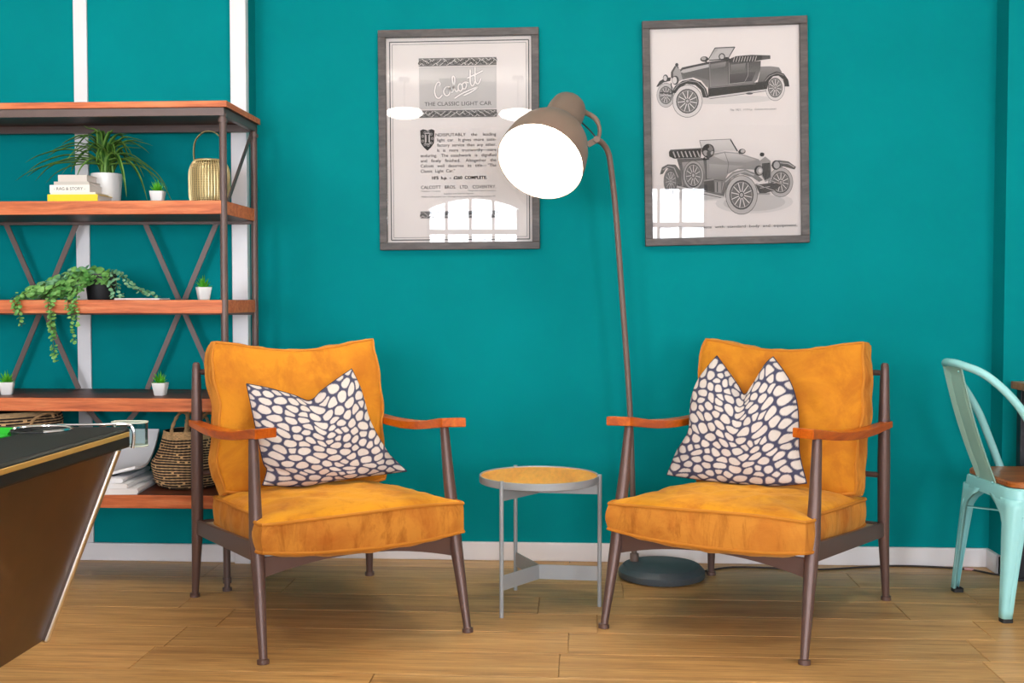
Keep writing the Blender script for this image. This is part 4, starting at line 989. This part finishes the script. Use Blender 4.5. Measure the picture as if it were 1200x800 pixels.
b = MB(); b.grid([rsq(.19, .19, .05, SZ), rsq(.198, .198, .055, SZ+.004), rsq(.198, .198, .055, SZ+.016), rsq(.192, .192, .05, SZ+.022), rsq(.01, .01, .005, SZ+.023)], 0, False, True); b.build('seat', M['seat_wood'], mc)
b = MB(); b.grid([rsq(.200, .200, .06, SZ), rsq(.206, .206, .06, SZ-.006), rsq(.210, .210, .06, SZ-.045)], 0, True, True); b.grid([rsq(.200, .200, .06, SZ), rsq(.05, .05, .01, SZ-.001)], 0, False, True); b.build('seat_frame', M['mint'], mc)
for sx in (-1, 1):
    for sy in (-1, 1):
        b = MB(); rows = []
        for k in range(15):
            z = .014+(SZ-.05)*k/14; t_ = k/14
            cx = sx*(.237-.027*t_); cy = sy*(.222-.012*t_)                    # outer corner line
            w = .034+.034*t_**1.2+max(0, (t_-.78)/.22)**2*.115                  # flange width, opening to an arch under the seat
            r = .012+.03*t_
            row = []
            row.append((cx-sx*(w-.006), cy-sy*.011, z))
            row.append((cx-sx*w, cy-sy*.002, z)); row.append((cx-sx*w*.80, cy, z)); row.append((cx-sx*w*.62, cy-sy*.004*min(1, t_*4), z)); row.append((cx-sx*(r+.004), cy, z))
            for q in range(1, 5): a = q/5*PI/2; row.append((cx-sx*r*(1-math.sin(a)), cy-sy*r*(1-math.cos(a)), z))
            row.append((cx, cy-sy*(r+.004), z)); row.append((cx-sx*.004*min(1, t_*4), cy-sy*w*.62, z)); row.append((cx, cy-sy*w*.80, z)); row.append((cx-sx*.002, cy-sy*w, z)); row.append((cx-sx*.011, cy-sy*(w-.006), z))
            rows.append(row)
        b.grid(rows); lo = b.build('leg', M['mint'], mc); so = lo.modifiers.new('sheet', 'SOLIDIFY'); so.thickness = .0025; so.offset = 0
        b = MB(); b.grid([[(p[0]+sx*.217, p[1]+sy*.203, z) for p in rsq(.019, .019, .008, 0, 3)] for z in (0, .014)], 0, True, True); b.add([(p[0]+sx*.217, p[1]+sy*.203, 0) for p in rsq(.019, .019, .008, 0, 3)], [list(range(16))]); b.build('rubber_foot', M['rubber'], lo)
for s_ in (-1, 1):
    b = MB(); b.bar((-.205, s_*.195, .325), (.205, -s_*.195, .325+.004*s_), .018, .004, (0, 0, 1)); b.build('stretcher', M['mint'], mc)

# ------------------------------------------------------------------ table at the right edge
rt = thing('dining_table', 'dark legged table with brown wood top at right edge', 'table', (0, 0, 0))
b = MB(); b.box(1.684, 2.75, -.92, -.175, .748, .777); b.build('table_top', M['seat_wood'], rt, bevel=.003)
b = MB(); 
for y in (-.215, -.875): b.box(1.72, 2.70, y-.012, y+.012, .70, .748)
for x in (1.72, 2.70): b.box(x-.012, x+.012, -.875, -.215, .70, .748)
b.build('apron', M['black_metal'], rt)
for x in (1.722, 2.70):
    for y in (-.217, -.873):
        b = MB(); b.box(x-.021, x+.021, y-.021, y+.021, .012, .748); b.box(x-.026, x+.026, y-.026, y+.026, 0, .012); b.build('leg', M['black_metal'], rt, bevel=.002)

# ------------------------------------------------------------------ pool table in the left foreground
pt = thing('pool_table', 'dark pool table with green cloth and gold trim in left foreground', 'pool table', (0, 0, 0))
XR, YF, YN, XL = -.985, -2.33, -4.15, -2.25
b = MB(); b.box(XR-.185, XR, YN, YF, .775, .82); b.build('rail', M['pool_black'], pt, bevel=.006)
b = MB(); b.box(XL, XL+.185, YN, YF, .775, .82); b.build('rail', M['pool_black'], pt, bevel=.006)
b = MB(); b.box(XL+.185, XR-.185, YF-.035, YF, .775, .82); b.build('rail', M['pool_black'], pt, bevel=.004)
b = MB(); b.box(XL+.185, XR-.185, YN, YN+.1, .775, .82); b.build('rail', M['pool_black'], pt, bevel=.004)
b = MB(); b.box(XR-.001, XR+.0025, YN, YF-.012, .8005, .811); b.build('trim_strip', M['pool_gold'], pt, bevel=.001)
b = MB(); b.box(XL+.18, XR-.18, YN+.05, YF-.02, .765, .785); b.build('cloth_bed', M['baize'], pt)
def cushion_bar(a, c, inward):
    a = Vector(a); c = Vector(c); i = Vector(inward); b = MB(); z = Vector((0, 0, 1))
    pr = [Vector((0, 0, .785)), Vector((0, 0, .821)), i*.02+z*.823, i*.048+z*.812, i*.036+z*.795, i*.036+z*.785]
    b.add([a+p for p in pr]+[c+p for p in pr], [(0, 1, 2, 3, 4, 5), (11, 10, 9, 8, 7, 6)]+[(k, (k+1) % 6, (k+1) % 6+6, k+6) for k in range(6)]); b.build('cushion', M['baize'], pt)
cushion_bar((XR-.235, YF-.035, 0), (XL+.235, YF-.035, 0), (0, -1, 0))
cushion_bar((XR-.185, YF-.17, 0), (XR-.185, YN+.17, 0), (-1, 0, 0)); cushion_bar((XL+.185, YF-.17, 0), (XL+.185, YN+.17, 0), (1, 0, 0))
b = MB(); b.lathe([(.062, .822), (.060, .823), (.056, .80), (.054, .77), (.0005, .768)], 28, Matrix.Translation((XR-.165, YF-.075, 0))); b.build('pocket', M['rubber'], pt)
b = MB(); b.tube([(XR-.165+.062*math.cos(a), YF-.075+.062*math.sin(a), .8225) for a in [math.radians(-60+240*k/24) for k in range(25)]], .0035, 7); b.build('pocket_rim', M['chrome'], pt)
# corner cap: chrome band round the rail end and a clear bumper
b = MB(); b.tube(catmull([(XR+.003, YF+.003, .773), (XR+.005, YF+.004, .79), (XR+.005, YF+.004, .812), (XR-.004, YF+.003, .824), (XR-.03, YF+.0, .826)], 5), .004, 8)
b.tube(catmull([(XR-.03, YF+.0, .826), (XR-.06, YF-.006, .8255), (XR-.10, YF-.008, .8245), (XR-.16, YF-.008, .824)], 5), .003, 8); b.build('corner_cap', M['chrome'], pt)
clear = pane('clear_acrylic', (.80, .93, .92, 1))
b = MB(); b.grid([[(XR-.012+p[0], YF+.026+p[1], z) for p in rsq(.038, .020, .016, 0, 5)] for z in (.776, .828)], 0, True, True); b.build('clear_bumper', clear, pt)
b = MB()
for z in (.776, .828): b.tube([(XR-.012+p[0], YF+.026+p[1], z) for p in rsq(.038, .020, .016, 0, 5)], .002, 6, closed=True)
b.build('bumper_edge', new_mat('yellowed_acrylic_edge', lin(196, 204, 186), .25), pt)
# cabinet: panels lean inwards towards the floor
zt, zb = .775, .35; xt, xb = XR-.036, XR-.195; yt, ybm = YF+.012, YF-.018
def quad_slab(p, nrm, th, name, mat):
    b = MB(); nv = Vector(nrm).normalized()*th; q = [Vector(x) for x in p]
    b.add(q+[x-nv for x in q], [(0, 1, 2, 3), (7, 6, 5, 4)]+[(k, (k+1) % 4, (k+1) % 4+4, k+4) for k in range(4)]); return b.build(name, mat, pt)
quad_slab([(xt, yt-.015, zt), (xt, YN, zt), (xb, YN+.15, zb), (xb, ybm-.004, zb)], (1, 0, -.37), .02, 'cabinet_panel', M['pool_brown'])
quad_slab([(xt-.012, yt-.008, zt), (XL+.04, yt-.008, zt), (XL+.19, ybm-.004, zb), (xb-.012, ybm-.004, zb)], (0, 1, -.05), .02, 'cabinet_panel', M['pool_brown'])
quad_slab([(XL+.036, yt-.015, zt), (XL+.036, YN, zt), (XL+.195, YN+.15, zb), (XL+.195, ybm-.004, zb)], (-1, 0, -.37), .02, 'cabinet_panel', M['pool_brown'])
b = MB(); b.box(XL+.2, xb-.01, YN+.15, ybm-.02, zb+.002, zb+.02); b.build('cabinet_floor', M['pool_brown'], pt)
b = MB(); b.bar((xt+.002, yt-.004, zt), (xb+.002, ybm, zb-.002), .020, .020, (1, 0, .37)); b.build('corner_strip', M['chrome'], pt, bevel=.005)
for y in (YF-.45, YN+.35):
    for x in (XL+.32, -1.62):
        b = MB(); b.box(x-.06, x+.06, y-.06, y+.06, .02, zb+.003); b.box(x-.07, x+.07, y-.07, y+.07, 0, .02); b.build('leg', M['pool_black'], pt, bevel=.004)
